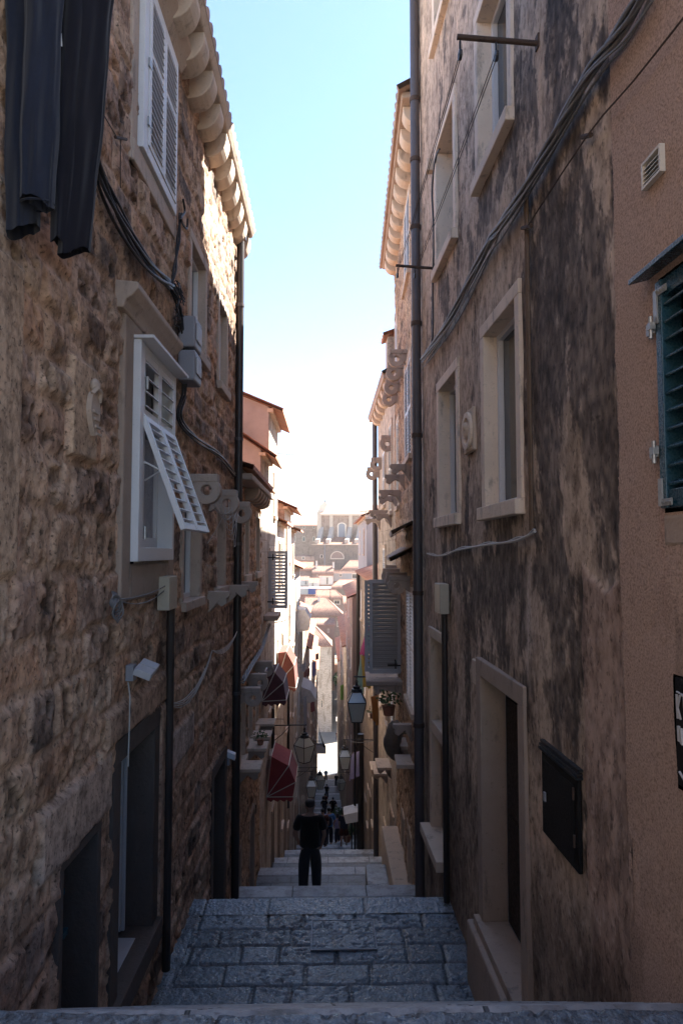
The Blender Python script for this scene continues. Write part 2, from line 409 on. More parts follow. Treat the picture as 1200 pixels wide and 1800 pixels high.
def rubble_fn(seed, cols, mortar, rh=(.2, .36), bw=(.25, .6), amp=.045, rough=.03, smooths=()):
    def fn(U, Z):
        D, ID = blocks(U, Z, seed, rh, bw, .075)
        w = sst(D+.014*(fbm(U*14, Z*14, seed+6, 4, .6)-.5), .010, .034+.03*vn(U*1.5, Z*1.5, seed+5)); stick = (.35+.65*h2(np.floor(ID*1e5), np.floor(ID*7e4), 3))
        n1 = fbm(U*5, Z*5, seed+7, 5, .6)-.5; n2 = fbm(U*17, Z*17, seed+9, 4, .6)-.5
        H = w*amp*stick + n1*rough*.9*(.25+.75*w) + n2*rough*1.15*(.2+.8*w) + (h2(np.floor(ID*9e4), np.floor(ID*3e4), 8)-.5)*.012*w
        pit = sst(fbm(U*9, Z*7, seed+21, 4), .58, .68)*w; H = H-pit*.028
        c = pal(ID, cols); m = np.array(mortar)
        big = fbm(U*.9, Z*.7, seed+11, 4)
        W = (w*sst(fbm(U*2.2, Z*2.2, seed+31, 4)+.35*w, .32, .50))[..., None]
        c = c*W+m*(1-W)
        soot = sst(fbm(U*3.1, Z*2.3, seed+51, 7, .66), .50, .62)[..., None]*W
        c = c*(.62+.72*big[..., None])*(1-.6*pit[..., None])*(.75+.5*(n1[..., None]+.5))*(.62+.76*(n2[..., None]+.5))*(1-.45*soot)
        for (a, b, cc, d, sc) in smooths:
            k = sst(U, a-.01, a+.01)*(1-sst(U, b-.01, b+.01))*sst(Z, cc-.01, cc+.01)*(1-sst(Z, d-.01, d+.01))
            H = H*(1-k)+k*(.045+n2*.006); c = c*(1-k[..., None])+k[..., None]*np.array(sc)*(.75+.5*fbm(U*4, Z*4, seed+41, 4)[..., None])
        return H, c
    return fn
# ------------------------------------------------------------------ building pieces
def leaf(mb, P, W, H, th=.035, pitch=.06, rails=(0, 1), st=.055, slat=.045, tilt=40, flip=1):
    """louvred shutter leaf: P lower corner, W width vector, H height vector"""
    P = Vector(P); W = Vector(W); H = Vector(H); w = W.length; h = H.length; wd = W.normalized(); hd = H.normalized(); nd = wd.cross(hd)*flip
    def b(x0, x1, y0, y1, z0=0, z1=None):
        z1 = th if z1 is None else z1
        mb.ob(P+wd*x0+hd*y0+nd*z0, wd*(x1-x0), hd*(y1-y0), nd*(z1-z0))
    b(0, st, 0, h); b(w-st, w, 0, h)
    ys = [r*(h-st) for r in rails]
    for y in ys: b(st, w-st, y, y+st*1.1 if y+st*1.1 <= h else h, .003, th-.003)
    ca, sa = math.cos(R(tilt)), math.sin(R(tilt))
    for a, c in zip(ys[:-1], ys[1:]):
        y = a+st*1.1+pitch*.4
        while y < c-.01:
            q = P+wd*st+hd*y+nd*(th*.1)
            mb.ob(q, wd*(w-2*st), (nd*ca-hd*sa)*slat, hd*.008)
            y += pitch
def stone_window(F, r, parent, fw=.12, depth=.28, kind='sash', trim='trim', sill=.05, proud=.03, fmat='white', name='window', split=2, leafs=None, paneM='glass', foot=True):
    u0, u1, z0, z1 = r
    mb = MB()
    mb.fb(F, u0, u0+fw, -depth, proud, z0+fw, z1-fw); mb.fb(F, u1-fw, u1, -depth, proud, z0+fw, z1-fw)
    mb.fb(F, u0, u1, -depth, proud+.002, z1-fw, z1)
    mb.fb(F, u0-(.04 if sill > .06 else 0), u1+(.04 if sill > .06 else 0), -depth, proud+sill, z0, z0+fw)
    w = mb.build(name, trim, parent, bevel=.008)
    a, b, c, d = u0+fw, u1-fw, z0+fw, z1-fw
    if kind in ('sash', 'door', 'dark'):
        if kind == 'dark' or kind == 'sash':
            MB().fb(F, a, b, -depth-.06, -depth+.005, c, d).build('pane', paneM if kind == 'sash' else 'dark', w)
        if kind == 'sash':
            s = MB(); n0, n1 = -depth+.005, -depth+.055; t = .05
            s.fb(F, a, a+t, n0, n1, c, d); s.fb(F, b-t, b, n0, n1, c, d); s.fb(F, a+t, b-t, n0, n1, c, c+t); s.fb(F, a+t, b-t, n0, n1, d-t, d)
            for k in range(1, split):
                m = a+(b-a)*k/split; s.fb(F, m-.03, m+.03, n0, n1-.008, c+t, d-t)
            hz = c+(d-c)*.68
            if split > 1: s.fb(F, a+t, b-t, n0, n1-.016, hz-.015, hz+.015)
            s.build('sash', fmat, w, bevel=.004)
        if kind == 'door':
            dd = MB(); dd.fb(F, a, b, -depth-.06, -depth, c, d); wd = (b-a)
            for k in range(2):
                for zz in ((.08, .45), (.5, .92)):
                    dd.fb(F, a+wd*(.08+.48*k), a+wd*(.44+.48*k), -depth, -depth+.02, c+(d-c)*zz[0], c+(d-c)*zz[1])
            dr = dd.build('door', 'wood', w, bevel=.006)
            MB().sphere(F.p(a+wd*.46, -depth+.04, c+(d-c)*.45), .03, 8, 6).build('handle', 'galv', dr)
    if kind == 'closed':
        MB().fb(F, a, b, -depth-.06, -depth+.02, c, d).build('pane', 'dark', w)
        for k in range(2):
            s = MB(); leaf(s, F.p(a+(b-a)*k/2, -.01, c), F.t*((b-a)/2-.006), Vector((0, 0, d-c)), rails=(0, .5, 1), flip=1 if F.t.cross(Vector((0, 0, 1))).dot(F.n) > 0 else -1)
            s.build('shutter', fmat, w)
    return w, (u0+.01, u1-.01, z0+.01, z1-.01)
def corr(A, B, Cc, D, pitch=.22, amp=None, rows=0):
    """corrugated tile sheet: A-B eave edge, D-C upper edge"""
    A, B, Cc, D = map(Vector, (A, B, Cc, D)); L = (B-A).length; amp = amp or (.05 if pitch < .3 else pitch*.26); n = max(2, int(L/pitch)); k = 4; nrm = (B-A).cross(D-A).normalized()
    if nrm.z < 0: nrm = -nrm
    mb = MB(); H = max(2, int((D-A).length/.5) if rows else 1)
    vs = []; fs = []
    cols = n*k+1
    hs = []
    for r in range(H):
        hs += [(r/H, .02 if rows else 0), ((r+1)/H-.0005, 0.)]
    for (h, lift) in hs:
        for i in range(cols):
            t = i/(cols-1); e = A.lerp(B, t); q = D.lerp(Cc, t); wv = abs(math.cos(PI*i/k))**.7 if k else 0
            vs.append(e.lerp(q, h)+nrm*(amp*(wv)+lift))
    for r in range(len(hs)-1):
        for i in range(cols-1): a = r*cols+i; fs.append((a, a+1, a+1+cols, a+cols))
    # underside + eave face
    base = len(vs)
    vs += [A-nrm*.03, B-nrm*.03, Cc-nrm*.03, D-nrm*.03]
    fs.append((base, base+3, base+2, base+1))
    fs.append([base]+[base+1]+[i for i in range(cols-1, -1, -1)])
    mb.add(vs, fs); return mb
def corbel(F, u0, u1, zt, out, h, parent, mat='trim'):
    pr = [(-.02, zt), (out, zt), (out, zt-h*.25)]
    for i in range(1, 7):
        a = i/6*PI/2; pr.append((out*.97*math.cos(a) if False else out*(.15+.82*math.cos(a)), zt-h*.25-h*.7*math.sin(a)))
    pr.append((-.02, zt-h*.95))
    return MB().fprism(F, pr, u0, u1).build('corbel', mat, parent, bevel=.012)
def ring_bracket(F, u, zt, L, parent, ro=.17, ri=.06, th=.13, mat='bracket'):
    mb = MB(); c = F.p(u, L-ro, zt-ro-.02)
    mb.ring(c, F.t, (0, 0, 1), ro, ri, th)
    mb.fb(F, u-th/2-.01, u+th/2+.01, -.05, L-ro*.2, zt-.085, zt)
    n1 = L-ro*1.75
    mb.fprism(F, [(-.05, zt-.087), (n1, zt-.087), (n1+ro*.12, zt-ro*1.1), (n1*.5, zt-ro*1.7), (-.05, zt-ro*2.1)], u-th/2+.005, u+th/2-.005)
    return mb.build('stone_bracket', mat, parent, bevel=.01)
def scroll_bracket(F, u, zt, L, parent, h=.22, th=.14, mat='bracket'):
    pr = [(-.05, zt), (L, zt), (L+.01, zt-.05), (L-.03, zt-.09), (L-.02, zt-.15), (L-.09, zt-.19), (L-.15, zt-.14), (L-.2, zt-.1), (.12, zt-.14), (.03, zt-h), (-.05, zt-h-.04)]
    return MB().fprism(F, pr, u-th/2, u+th/2).build('stone_bracket', mat, parent, bevel=.01)
def lcyl(F, u, n, z0, z1, r, k=14): return MB().tube([F.p(u, n, z0), F.p(u, n, z1)], r, k)
def sag(a, b, d, n=14, amp=0., seed=0):
    a = Vector(a); b = Vector(b); rg = random.Random(seed); out = []
    for i in range(n+1):
        t = i/n; q = a.lerp(b, t); q.z -= d*4*t*(1-t)
        if 0 < i < n: q += Vector((rg.uniform(-1, 1), rg.uniform(-1, 1), rg.uniform(-1, 1)))*amp
        out.append(q)
    return out
# ================================================================== WORLD, SUN, CAMERA
sc = bpy.context.scene
S = Vector((1, .6, 1.35)).normalized(); ELEV = math.asin(S.z); AZ = math.atan2(S.x, S.y)
w = bpy.data.worlds.new('World'); sc.world = w; w.use_nodes = True
bg = w.node_tree.nodes['Background']; sky = w.node_tree.nodes.new('ShaderNodeTexSky'); sky.sky_type = 'NISHITA'
sky.sun_disc = False; sky.sun_elevation = ELEV; sky.sun_rotation = AZ; sky.altitude = 0; sky.air_density = .85; sky.dust_density = .3; sky.ozone_density = 2.
w.node_tree.links.new(sky.outputs[0], bg.inputs[0]); bg.inputs[1].default_value = .056
ld = bpy.data.lights.new('sun', 'SUN'); ld.energy = 3.6; ld.angle = R(.5); ld.color = (1., .95, .87)
lo = bpy.data.objects.new('sun', ld); C.objects.link(lo); lo.rotation_euler = (-S).to_track_quat('-Z', 'Y').to_euler(); lo.location = (0, 0, 40)
cd = bpy.data.cameras.new('camera'); cam = bpy.data.objects.new('camera', cd); C.objects.link(cam); sc.camera = cam
cd.sensor_fit = 'VERTICAL'; cd.sensor_height = 36; cd.lens = 36*FOC/1800; cd.clip_start = .05; cd.clip_end = 4000
cam.matrix_world = Matrix((RGT, UPV, -FWD)).transposed().to_4x4()
sc.view_settings.view_transform = 'Standard'; sc.view_settings.look = 'None'; sc.view_settings.exposure = 3.05; sc.view_settings.gamma = 1
sc.render.engine = 'CYCLES'; sc.cycles.use_denoising = True; sc.cycles.max_bounces = 10; sc.cycles.diffuse_bounces = 5
sc.cycles.sample_clamp_indirect = 8; sc.cycles.volume_bounces = 1
# ================================================================== GROUND, STEPS, PAVING
EDG = [(2.5, -1.6), (8.0, -3.93), (11.2, -5.3), (15.5, -6.94), (20, -8.68), (25, -10.6), (30, -12.7), (35, -14.6), (40, -16.4), (45, -18.1), (51, -20.0), (57, -21.9), (63, -23.8), (69, -25.6), (75, -27.4), (82.5, -29.3), (90, -31.1), (97.5, -32.7), (105, -34.2), (113, -35.5)]
def zstreet(Y):
    if Y < EDG[0][0]: return EDG[0][1]
    for (a, za), (b, zb) in zip(EDG[:-1], EDG[1:]):
        if Y <= b: return za+(zb-za)*(Y-a)/(b-a)
    return EDG[-1][1]
steps = MB(); noses = MB(); pav = MB()
def slab(mb, y0, y1, z, h=.17, x0=-2.1, x1=2.2): mb.wb(x0, x1, y0, y1, z-h, z)
for i, ((ya, za), (yb, zb)) in enumerate(zip(EDG[:-1], EDG[1:])):
    d = za-zb; n = max(2, round(d/.17)); r = d/n; run = .265 if i == 0 else .28
    if ya > 20: run = min(.5, (yb-ya)*.6/n)
    for k in range(1, n):
        y0 = ya+(k-1)*run; slab(steps, y0+.02, y0+run-.28 if run > .3 else y0+.04, za-k*r, r+.3) if run > .3 else None
        slab(noses, y0+.001, y0+run, za-k*r, r+.25)
    y0 = ya+(n-1)*run
    if i != 0: slab(pav, y0, yb-.36, zb, .5); slab(noses, yb-.355, yb, zb, .5)
o = noses.build('street_steps', 'nosing', None, bevel=.012); tag(o, 'pale worn stone steps running down the alley between the houses', 'steps', kind='structure')
o = pav.build('street_landings', 'step', None); tag(o, 'grey paved landings between flights of steps', 'landing', kind='structure')
bpy.data.objects.remove(bpy.data.objects.new('tmp', None))
# near landing with individually laid, pitted slabs
y1L = 2.5+.265*(14-1)
def pave_fn(seed, rh, bw, cols, j=.012):
    def fn(U, Z):
        D, ID = blocks(U, Z, seed, rh, bw, .018); w = sst(D, .004, .022)
        n1 = fbm(U*7, Z*7, seed+1, 5, .6)-.5; pits = sst(fbm(U*22, Z*30, seed+2, 3), .60, .70)*sst(fbm(U*3, Z*3, seed+6, 3), .35, .6)
        H = -.018*(1-w)+n1*.012+(ID-.5)*.008-pits*.012*w
        c = pal(ID, cols)*(.75+.5*fbm(U*1.5, Z*1.5, seed+4, 4)[..., None])
        W = w[..., None]; c = c*W+np.array((.035, .035, .036))*(1-W); c = c*(1-.72*pits[..., None]*W)
        return H, c
    return fn
def flat(z): return lambda U, Z, H: np.stack([U, Z, z+H], -1)
PC = [(.13, .145, .16), (.21, .225, .24), (.16, .175, .19), (.26, .27, .28), (.10, .112, .125)]
tag(heightfield('near_landing', flat(-3.93), lines(-1.7, 1.6, .016), lines(5.6, 7.66, .016), [], pave_fn(5, (.285, .33), (.34, .78), PC), 'paving', None),
    'dark wet looking landing of pitted stone slabs', 'landing', kind='structure')
def nose_fn(seed, bw):
    def fn(U, Z):
        D, ID = blocks(U, Z*.001, seed, (3, 4), bw, .01); w = sst(D, .003, .016)[..., None]
        tool = fbm(U*55, Z*22, seed+3, 3)-.5
        H = -.012*(1-w[..., 0])+tool*.010+(fbm(U*4, Z*4, seed, 3)-.5)*.01
        c = pal(ID, [(.32, .33, .35), (.38, .385, .40), (.29, .30, .32)])*(.8+.4*fbm(U*6, Z*6, seed+8, 4)[..., None])*(.72+.6*(tool[..., None]+.5))
        return H, c*w+np.array((.04, .04, .04))*(1-w)
    return fn
tag(heightfield('landing_edge', flat(-3.926), lines(-1.7, 1.6, .012), lines(7.66, 8.0, .012), [], nose_fn(12, (.7, 1.1)), 'paving', None), 'pale tooled edge stones of the near landing', 'edge stone', kind='structure')
MB().wb(-1.8, 1.7, 5.0, 7.998, -4.6, -3.955).build('landing_base', 'step', None)['kind'] = 'structure'
# top platform whose front edge crosses the bottom of the picture
def plat_fn(U, Z):
    jo = np.minimum(np.abs(U+.385+.02*(vn(Z*9, Z*3, 4)-.5)), np.abs(Z-1.95)); w = sst(jo, .004, .014)[..., None]
    left = U < -.385
    tool = fbm(U*np.where(left, 38, 30), Z*np.where(left, 75, 34), 77, 3)-.5; big = fbm(U*7, Z*7, 79, 4)
    H = tool*.014-.014*(1-w[..., 0])-sst(fbm(U*11, Z*15, 80, 3), .62, .7)*.014*(~left)
    c = np.where(left[..., None], np.array((.24, .225, .22)), np.array((.20, .205, .22)))*(.7+.6*big[..., None])*(.55+.9*(tool[..., None]+.5))
    return H, c*w+.03*(1-w)
def platP(U, Z, H):
    e = 2.555-.065*np.clip((U+1.6)/1.15, 0, 1)+.012*np.sin(U*9)*.3
    t = (Z-.9)/(2.5-.9); Y = .9+t*(e-.9)
    drop = np.where(t > .985, -.02, 0)
    return np.stack([U, Y, -1.6+H+drop], -1)
tag(heightfield('top_platform', platP, lines(-1.7, 1.7, .008), lines(1.9, 2.5, .006), [], plat_fn, 'paving', None), 'tooled stone kerb of the top platform in front of the view', 'kerb', kind='structure')
MB().wb(-1.8, 1.75, -6, 2.47, -2.6, -1.625).build('platform_base', 'step', None)['kind'] = 'structure'
# terrain: one sheet
gy = [-300, -6] + [x for x, _ in EDG] + [136, 150, 170, 190, 215, 245, 290, 420, 640]
def zg(Y):
    if Y <= 135: return zstreet(max(Y, 2.5))-.9 if Y < 112 else -35.62
    return float(np.interp(Y, [135, 150, 190, 250, 300, 420, 900], [-35.62, -30, -18, -10, -9, -25, -42]))
g = MB(); xs = [-400, -300, -60, -20, -6, -2, 2, 6, 20, 60, 300, 400]
g.add([(x, y, zg(y)-(0 if abs(x) < 400 else 8)) for y in gy for x in xs], [(j*len(xs)+i, j*len(xs)+i+1, (j+1)*len(xs)+i+1, (j+1)*len(xs)+i) for j in range(len(gy)-1) for i in range(len(xs)-1)])
tag(g.build('ground', 'ground', None), 'dry hillside ground under the old town', 'ground', kind='structure')
tag(MB().wb(-40, 40, 113.01, 134.99, -35.7, -35.5).build('plaza', 'plazastone', None), 'bright sunlit polished stone plaza at the foot of the steps', 'plaza', kind='structure')
# ================================================================== NEAR LEFT HOUSE
def flu(F, r): return r
L1 = thing('stone_house', (-1.6, 6, -4), 'near rubble stone house along the alley with white louvred windows', 'house')
ops = []
def W(F, r, parent, **k):
    w, h = stone_window(F, r, parent, **k); ops.append(h); return w
Wd = W(FL, (7.3, 8.3, 2.2, 3.55), L1, split=1, fw=.11, depth=.12, trim='trim_warm')
W(FL, (9.1, 9.95, 2.2, 3.55), L1, split=1, fw=.11, depth=.12, trim='trim_warm')
W(FL, (7.1, 8.15, -.62, .78), L1, fw=.1, depth=.14, trim='trim_warm')
W(FL, (9.1, 9.95, -.58, .75), L1, fw=.1, depth=.16, trim='trim_warm')
W(FL, (9.0, 10.2, -5.5, -2.8), L1, kind='door', fw=.16, trim='dark_tone', depth=.3, name='doorway')
dw = W(FL, (5.02, 6.3, -3.4, -1.38), L1, kind='dark', fw=.17, trim='dark_tone', depth=.32, name='doorway')
s = MB(); s.fb(FL, 5.98, 6.12, -.31, -.20, -3.2, -1.56); s.fb(FL, 6.0, 6.02, -.199, -.17, -3.2, -1.56); s.fb(FL, 5.2, 5.97, -.3, -.26, -3.2, -1.56); s.fb(FL, 5.2, 5.95, -.259, -.06, -3.32, -3.225)
s.build('door_frame', 'greypaint', dw, bevel=.006)
# cellar opening with broken panes
cw = W(FL, (4.08, 4.78, -3.5, -1.80), L1, kind='dark', fw=.06, trim='dark_tone', depth=.22, name='cellar_opening')
s = MB(); rg = random.Random(3)
for k in range(9):
    z = -2.0-.14*k; u = 4.15+.05*rg.random(); s.fb(FL, u, u+rg.uniform(.12, .5), -.14, -.11, z-.035, z)
s.build('louvre', 'glassblue', cw)
# upper closed shutter window
a = (FL.px(237, 257)[0], FL.px(298, 371)[0], FL.px(237, 257)[1], 4.78)
wn = MB(); n0, n1 = .0, .07
wn.fb(FL, a[0], a[0]+.13, n0, n1, a[2], a[3]); wn.fb(FL, a[1]-.05, a[1], n0, n1, a[2], a[3]); wn.fb(FL, a[0]+.13, a[1]-.05, n0, n1, a[2], a[2]+.09); wn.fb(FL, a[0]+.13, a[1]-.05, n0, n1, a[3]-.08, a[3])
wn = wn.build('window', 'white', L1, bevel=.006)
MB().fb(FL, a[0]-.02, a[1]+.02, -.02, -.004, a[2]-.02, a[3]).build('pane', 'dark', wn)
wd = a[1]-a[0]-.18
for k in range(2):
    s = MB(); leaf(s, FL.p(a[0]+.135+wd*k/2, .045, a[2]+.095), FL.t*(wd/2-.008), Vector((0, 0, a[3]-a[2]-.18)), rails=(0, .62, 1), pitch=.062, tilt=38, slat=.05)
    s.build('shutter', 'white', wn)
s = MB(); s.fb(FL, a[0]-.16, a[1]+.1, -.02, .045, a[2]-.2, a[2]-.02); s.fb(FL, a[0]-.18, a[0]-.02, -.02, .03, a[2]-.2, a[3]+.3); s.fb(FL, a[1]+.02, a[1]+.16, -.02, .03, a[2]-.2, a[3]+.2)
s.build('sill', 'trim_warm', wn, bevel=.012)
MB().fprism(FL, [(-.02, 4.82), (.05, 4.82), (.16, 5.0), (.16, 5.08), (-.02, 5.08)], a[0]-.2, a[1]+.2).build('lintel', 'trim_warm', wn, bevel=.01)
for z in (a[2]+.25, a[2]+.75): MB().fb(FL, a[0]+.10, a[0]+.16, .07, .085, z, z+.07).build('hinge', 'galv', wn)
# middle window with shutters propped open
u0, u1, z0, z1 = 5.27, 6.47, -.075, 1.66
wn = MB(); wn.fb(FL, u0-.22, u0-.001, -.02, .045, z0-.3, z1+.13); wn.fb(FL, u1+.001, u1+.2, -.02, .045, z0-.3, z1+.13); wn.fb(FL, u0-.001, u1+.001, -.02, .045, z0-.3, z0-.02); wn.fb(FL, u0-.001, u1+.001, -.02, .045, z1+.03, z1+.13)
wn = wn.build('window', 'trim_dark', L1, bevel=.015); ops.append((u0-.1, u1+.1, z0-.1, z1+.05))
MB().fprism(FL, [(-.02, 1.79), (.06, 1.79), (.075, 1.85), (.12, 1.88), (.165, 1.93), (.165, 1.98), (-.02, 2.0)], 4.93, 6.42).build('lintel', 'trim_warm', wn, bevel=.012)
fr = MB(); fr.fb(FL, u0, u0+.10, -.12, .10, z0, z1); fr.fb(FL, u1-.06, u1, -.12, .09, z0, z1); fr.fb(FL, u0+.10, u1-.06, -.12, .095, z0, z0+.11); fr.fb(FL, u0+.10, u1-.06, -.12, .09, z1-.06, z1)
fr.build('outer_frame', 'white', wn, bevel=.006)
MB().fb(FL, u0-.02, u1+.04, -.02, .2, z1+.002, z1+.028).build('canopy', 'white', wn, bevel=.004)
ua, ub = u0+.10, u1-.06; um = (ua+ub)/2
s = MB(); s.fb(FL, ua, ua+.05, -.1, -.05, z0+.11, 1.6); s.fb(FL, ub-.05, ub, -.1, -.05, z0+.11, 1.6); s.fb(FL, um-.04, um+.04, -.1, -.045, z0+.11, 1.6); s.fb(FL, ua+.05, um-.04, -.1, -.05, z0+.11, z0+.2); s.fb(FL, um+.04, ub-.05, -.1, -.05, z0+.11, z0+.2)
s.build('sash', 'white', wn, bevel=.004)
MB().fb(FL, ua, ub, -.12, -.105, z0, 1.62).build('pane', 'glass', wn)
cu = MB()
for k in range(2):
    ux = ua+.06+k*(um-ua); 
    cu.add([FL.p(ux+.42*i/24*.9, -.085+.012*math.sin(i*1.9), z) for z in (z0+.2, 1.0) for i in range(25)], [(i, i+1, 26+i, 25+i) for i in range(24)])
cu = cu.build('curtain', 'greycloth', wn, fix=False)
zh = 1.07; lw = (ub-ua)/2-.008
for k in range(2):
    s = MB(); uu = ua+k*(ub-ua)/2
    leaf(s, FL.p(uu, .055, zh+.01), FL.t*lw, Vector((0, 0, z1-.07-zh)), rails=(.0, 1), pitch=.115, slat=.06, tilt=30, st=.055)
    sh = s.build('shutter', 'white', wn)
    s = MB(); H = FL.p(uu, .40, .17)-FL.p(uu, .07, zh)
    leaf(s, FL.p(uu, .40, .17), FL.t*lw, -H, rails=(0, 1), pitch=.085, slat=.034, tilt=8, st=.05, th=.04); s.build('shutter', 'white', wn)
    MB().tube([FL.p(uu+.06, -.05, .62), FL.p(uu+.05, .10, .71), FL.p(uu+.04, .26, .63)], .009, 6).build('stay', 'white', wn)
for z in (.1, 1.3): MB().tube([FL.p(u0+.16, .105, z), FL.p(u0+.16, .105, z+.1)], .013, 8).build('hinge', 'galv', wn)
# eave, corbels, roof
e = MB(); P = lambda u, n, z: FL.p(u, n, z)
def nz(u): return .40-.026*(u-6)
e.hexa([P(-4, -.3, 5.22), P(11.15, -.3, 5.22), P(11.15, nz(11.15)-.05, 5.22), P(-4, .45, 5.22), P(-4, -.3, 5.32), P(11.15, -.3, 5.32), P(11.15, nz(11.15), 5.32), P(-4, .5, 5.32)])
e.build('cornice', 'trim', L1, bevel=.02)
for k in range(12):
    u = 4.95+k*.55; corbel(FL, u, u+.27, 5.22, nz(u)-.09, .33, L1)
corr(P(-4, .52, 5.34), P(11.18, .26, 5.34), P(11.18, -3.2, 6.6), P(-4, -3.2, 6.6), .2, .05).build('roof', 'tile_old', L1, smooth=True, fix=False)
# brackets
for u, z, L in ((7.25, .82, .40), (8.75, .79, .38), (10.15, .74, .37)): ring_bracket(FL, u, z, L, L1, ro=.15, ri=.055)
for u, z, L in ((8.75, -.5, .26), (10.4, -.5, .30)): scroll_bracket(FL, u, z, L, L1, h=.25)
# the rubble wall itself
SC = [(.33, .235, .17), (.24, .165, .125), (.40, .295, .22), (.17, .12, .095), (.32, .205, .14), (.44, .34, .265), (.13, .10, .085), (.31, .23, .185), (.26, .18, .13), (.36, .26, .19)]
DR = (.30, .225, .165)
sm = [(2.3, 3.42, -.12, 1.42, DR), (4.08, 4.5, .58, 1.2, DR), (6.72, 7.75, -2.12, -1.76, (.30, .26, .235)), (4.86, 6.9, -1.38, -1.15, (.2, .145, .11)), (6.3, 6.52, -3.4, -1.4, (.2, .145, .11)), (3.8, 4.95, -1.80, -1.42, (.22, .17, .14))]
fn = rubble_fn(21, SC, (.31, .225, .17), rh=(.21, .38), bw=(.24, .62), amp=.032, rough=.024, smooths=sm)
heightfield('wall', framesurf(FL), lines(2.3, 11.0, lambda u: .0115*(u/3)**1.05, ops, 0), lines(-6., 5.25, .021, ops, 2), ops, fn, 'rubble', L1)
MB().fb(FL, -6, 2.35, -.3, -.01, -3, 5.22).build('rear_wall', 'mas_brown', L1)
MB().prism([FL.p(10.97, -.02, -6), FL.p(10.97, -6, -6), FL.p(10.97, -6, 5.2), FL.p(10.97, -3.2, 6.5), FL.p(10.97, -.02, 5.2)], FL.t*-.3).build('side_wall', 'mas_brown', L1)
# heraldic relief
s = MB(); sh = []
for i in range(20):
    t = i/20*2*PI; x = .085*math.cos(t); y = .13*math.sin(t); y = y if y > 0 else y*1.25*(1-.45*abs(x)/.085)
    sh.append(FL.p(4.36+x*1.0, .045, .9+y))
s.prism(sh, FL.n*.035); 
for k in range(4): s.ob(FL.p(4.30+k*.02, .078, .86-.045*k+.02), FL.t*.09, Vector((0, 0, .018)), FL.n*.012)
s.sphere(FL.p(4.36, .07, 1.06), .05, 10, 8, (.6, 1, 1)); s.tube([FL.p(4.30, .075, 1.0), FL.p(4.33, .095, 1.04), FL.p(4.40, .095, 1.03), FL.p(4.43, .075, .97)], .016, 6)
tag(s.build('stone_crest', 'trim_warm', None, bevel=.004), 'carved stone coat of arms set in the rubble wall beside the propped shutters', 'relief')
# ---- fittings on the left wall
tag(MB().tube([FL.p(10.72, .085, 5.2), FL.p(10.72, .085, -5.6)], .062, 16).build('drainpipe', 'pipe', None, smooth=False), 'tall dark brown drainpipe at the far corner of the left stone house', 'pipe')
o = bpy.data.objects['drainpipe']
for z in (3.9, 1.75, .1, -2.2): MB().tube([FL.p(10.72, .085, z), FL.p(10.72, .085, z+.05)], .07, 16).build('pipe_collar', 'pipe2', o)
MB().fb(FL, 10.64, 10.8, 0, .17, 5.0, 5.21).build('hopper', 'pipe', o, bevel=.01)
s = thing('cable_trunking', FL.p(6.5, 0, -3.7), 'beige box with dark conduit running down the left wall', 'conduit')
MB().fb(FL, 6.12, 6.42, .03, .14, -.52, -.22).build('junction_box', 'beige', s, bevel=.008)
MB().tube([FL.p(6.48, .07, -.45), FL.p(6.48, .07, -3.8)], .038, 12).build('conduit', 'pipe', s)
for i, (za, zb, lab) in enumerate(((2.06, 2.38, 'upper of two grey electric meter boxes beside the stone lintel'), (1.72, 2.03, 'lower of two grey electric meter boxes beside the stone lintel'))):
    b = thing('meter_box', FL.p(6.95, .05, za), lab, 'meter box', 'grey electric boxes on the left wall')
    MB().fb(FL, 6.78, 7.12, .03, .2, za, zb).build('housing', 'meter', b, bevel=.018)
    MB().fb(FL, 6.83, 7.07, .2, .212, za+.08, zb-.06).build('cover', 'greypaint', b, bevel=.006)
    MB().tube([FL.p(6.95, .1, zb-.01), FL.p(6.95, .1, zb+.03)], .03, 8).build('cable_gland', 'cablegrey', b)
fl = thing('floodlight', FL.p(5.35, 0, -.95), 'small grey twin floodlight mounted above the cellar door', 'lamp')
MB().fb(FL, 5.27, 5.36, .02, .08, -.98, -.86).build('mount', 'meter', fl, bevel=.005)
for k in range(2):
    q = FL.p(5.27+.14*k, .07, -.93+.02*k); MB().ob(q, FL.t*.11+Vector((0, 0, .02)), FL.n*.13-Vector((0, 0, .05)), FL.n*.02+Vector((0, 0, .05))).build('lamp_head', 'greypaint', fl, bevel=.006)
MB().tube([FL.p(5.31, .03, -.99), FL.p(5.3, .05, -1.1), FL.p(5.3, .045, -1.62)], .006, 6).build('lead', 'wire', fl)
s = MB(); cpt = FL.p(4.78, .08, -.33)
for k in range(9):
    pts = []; rr = .055+.003*k
    for i in range(25): t = 2*PI*i/24; pts.append(cpt+FL.t*math.cos(t)*rr*1.1+Vector((0, 0, 1))*(math.sin(t)*rr-.01*k)+FL.n*(.01*math.sin(3*t+k)+.004*k))
    s.tube(pts, .0055, 5, False)
s.tube(sag(cpt+FL.t*.05, FL.p(6.15, .09, -.34), .07, 16), .005, 5); s.tube(sag(cpt+FL.t*.05, FL.p(6.15, .1, -.30), .03, 16), .005, 5)
tag(s.build('coiled_wire', 'cablegrey', None, smooth=True, fix=False), 'coil of thin grey wire hanging on the left wall under the shuttered window', 'wire')
def onpx(F, pts, n=.06): return [F.p(*((lambda a: (a[0], n, a[1]))(F.px(x, y, n)))) for x, y in pts]
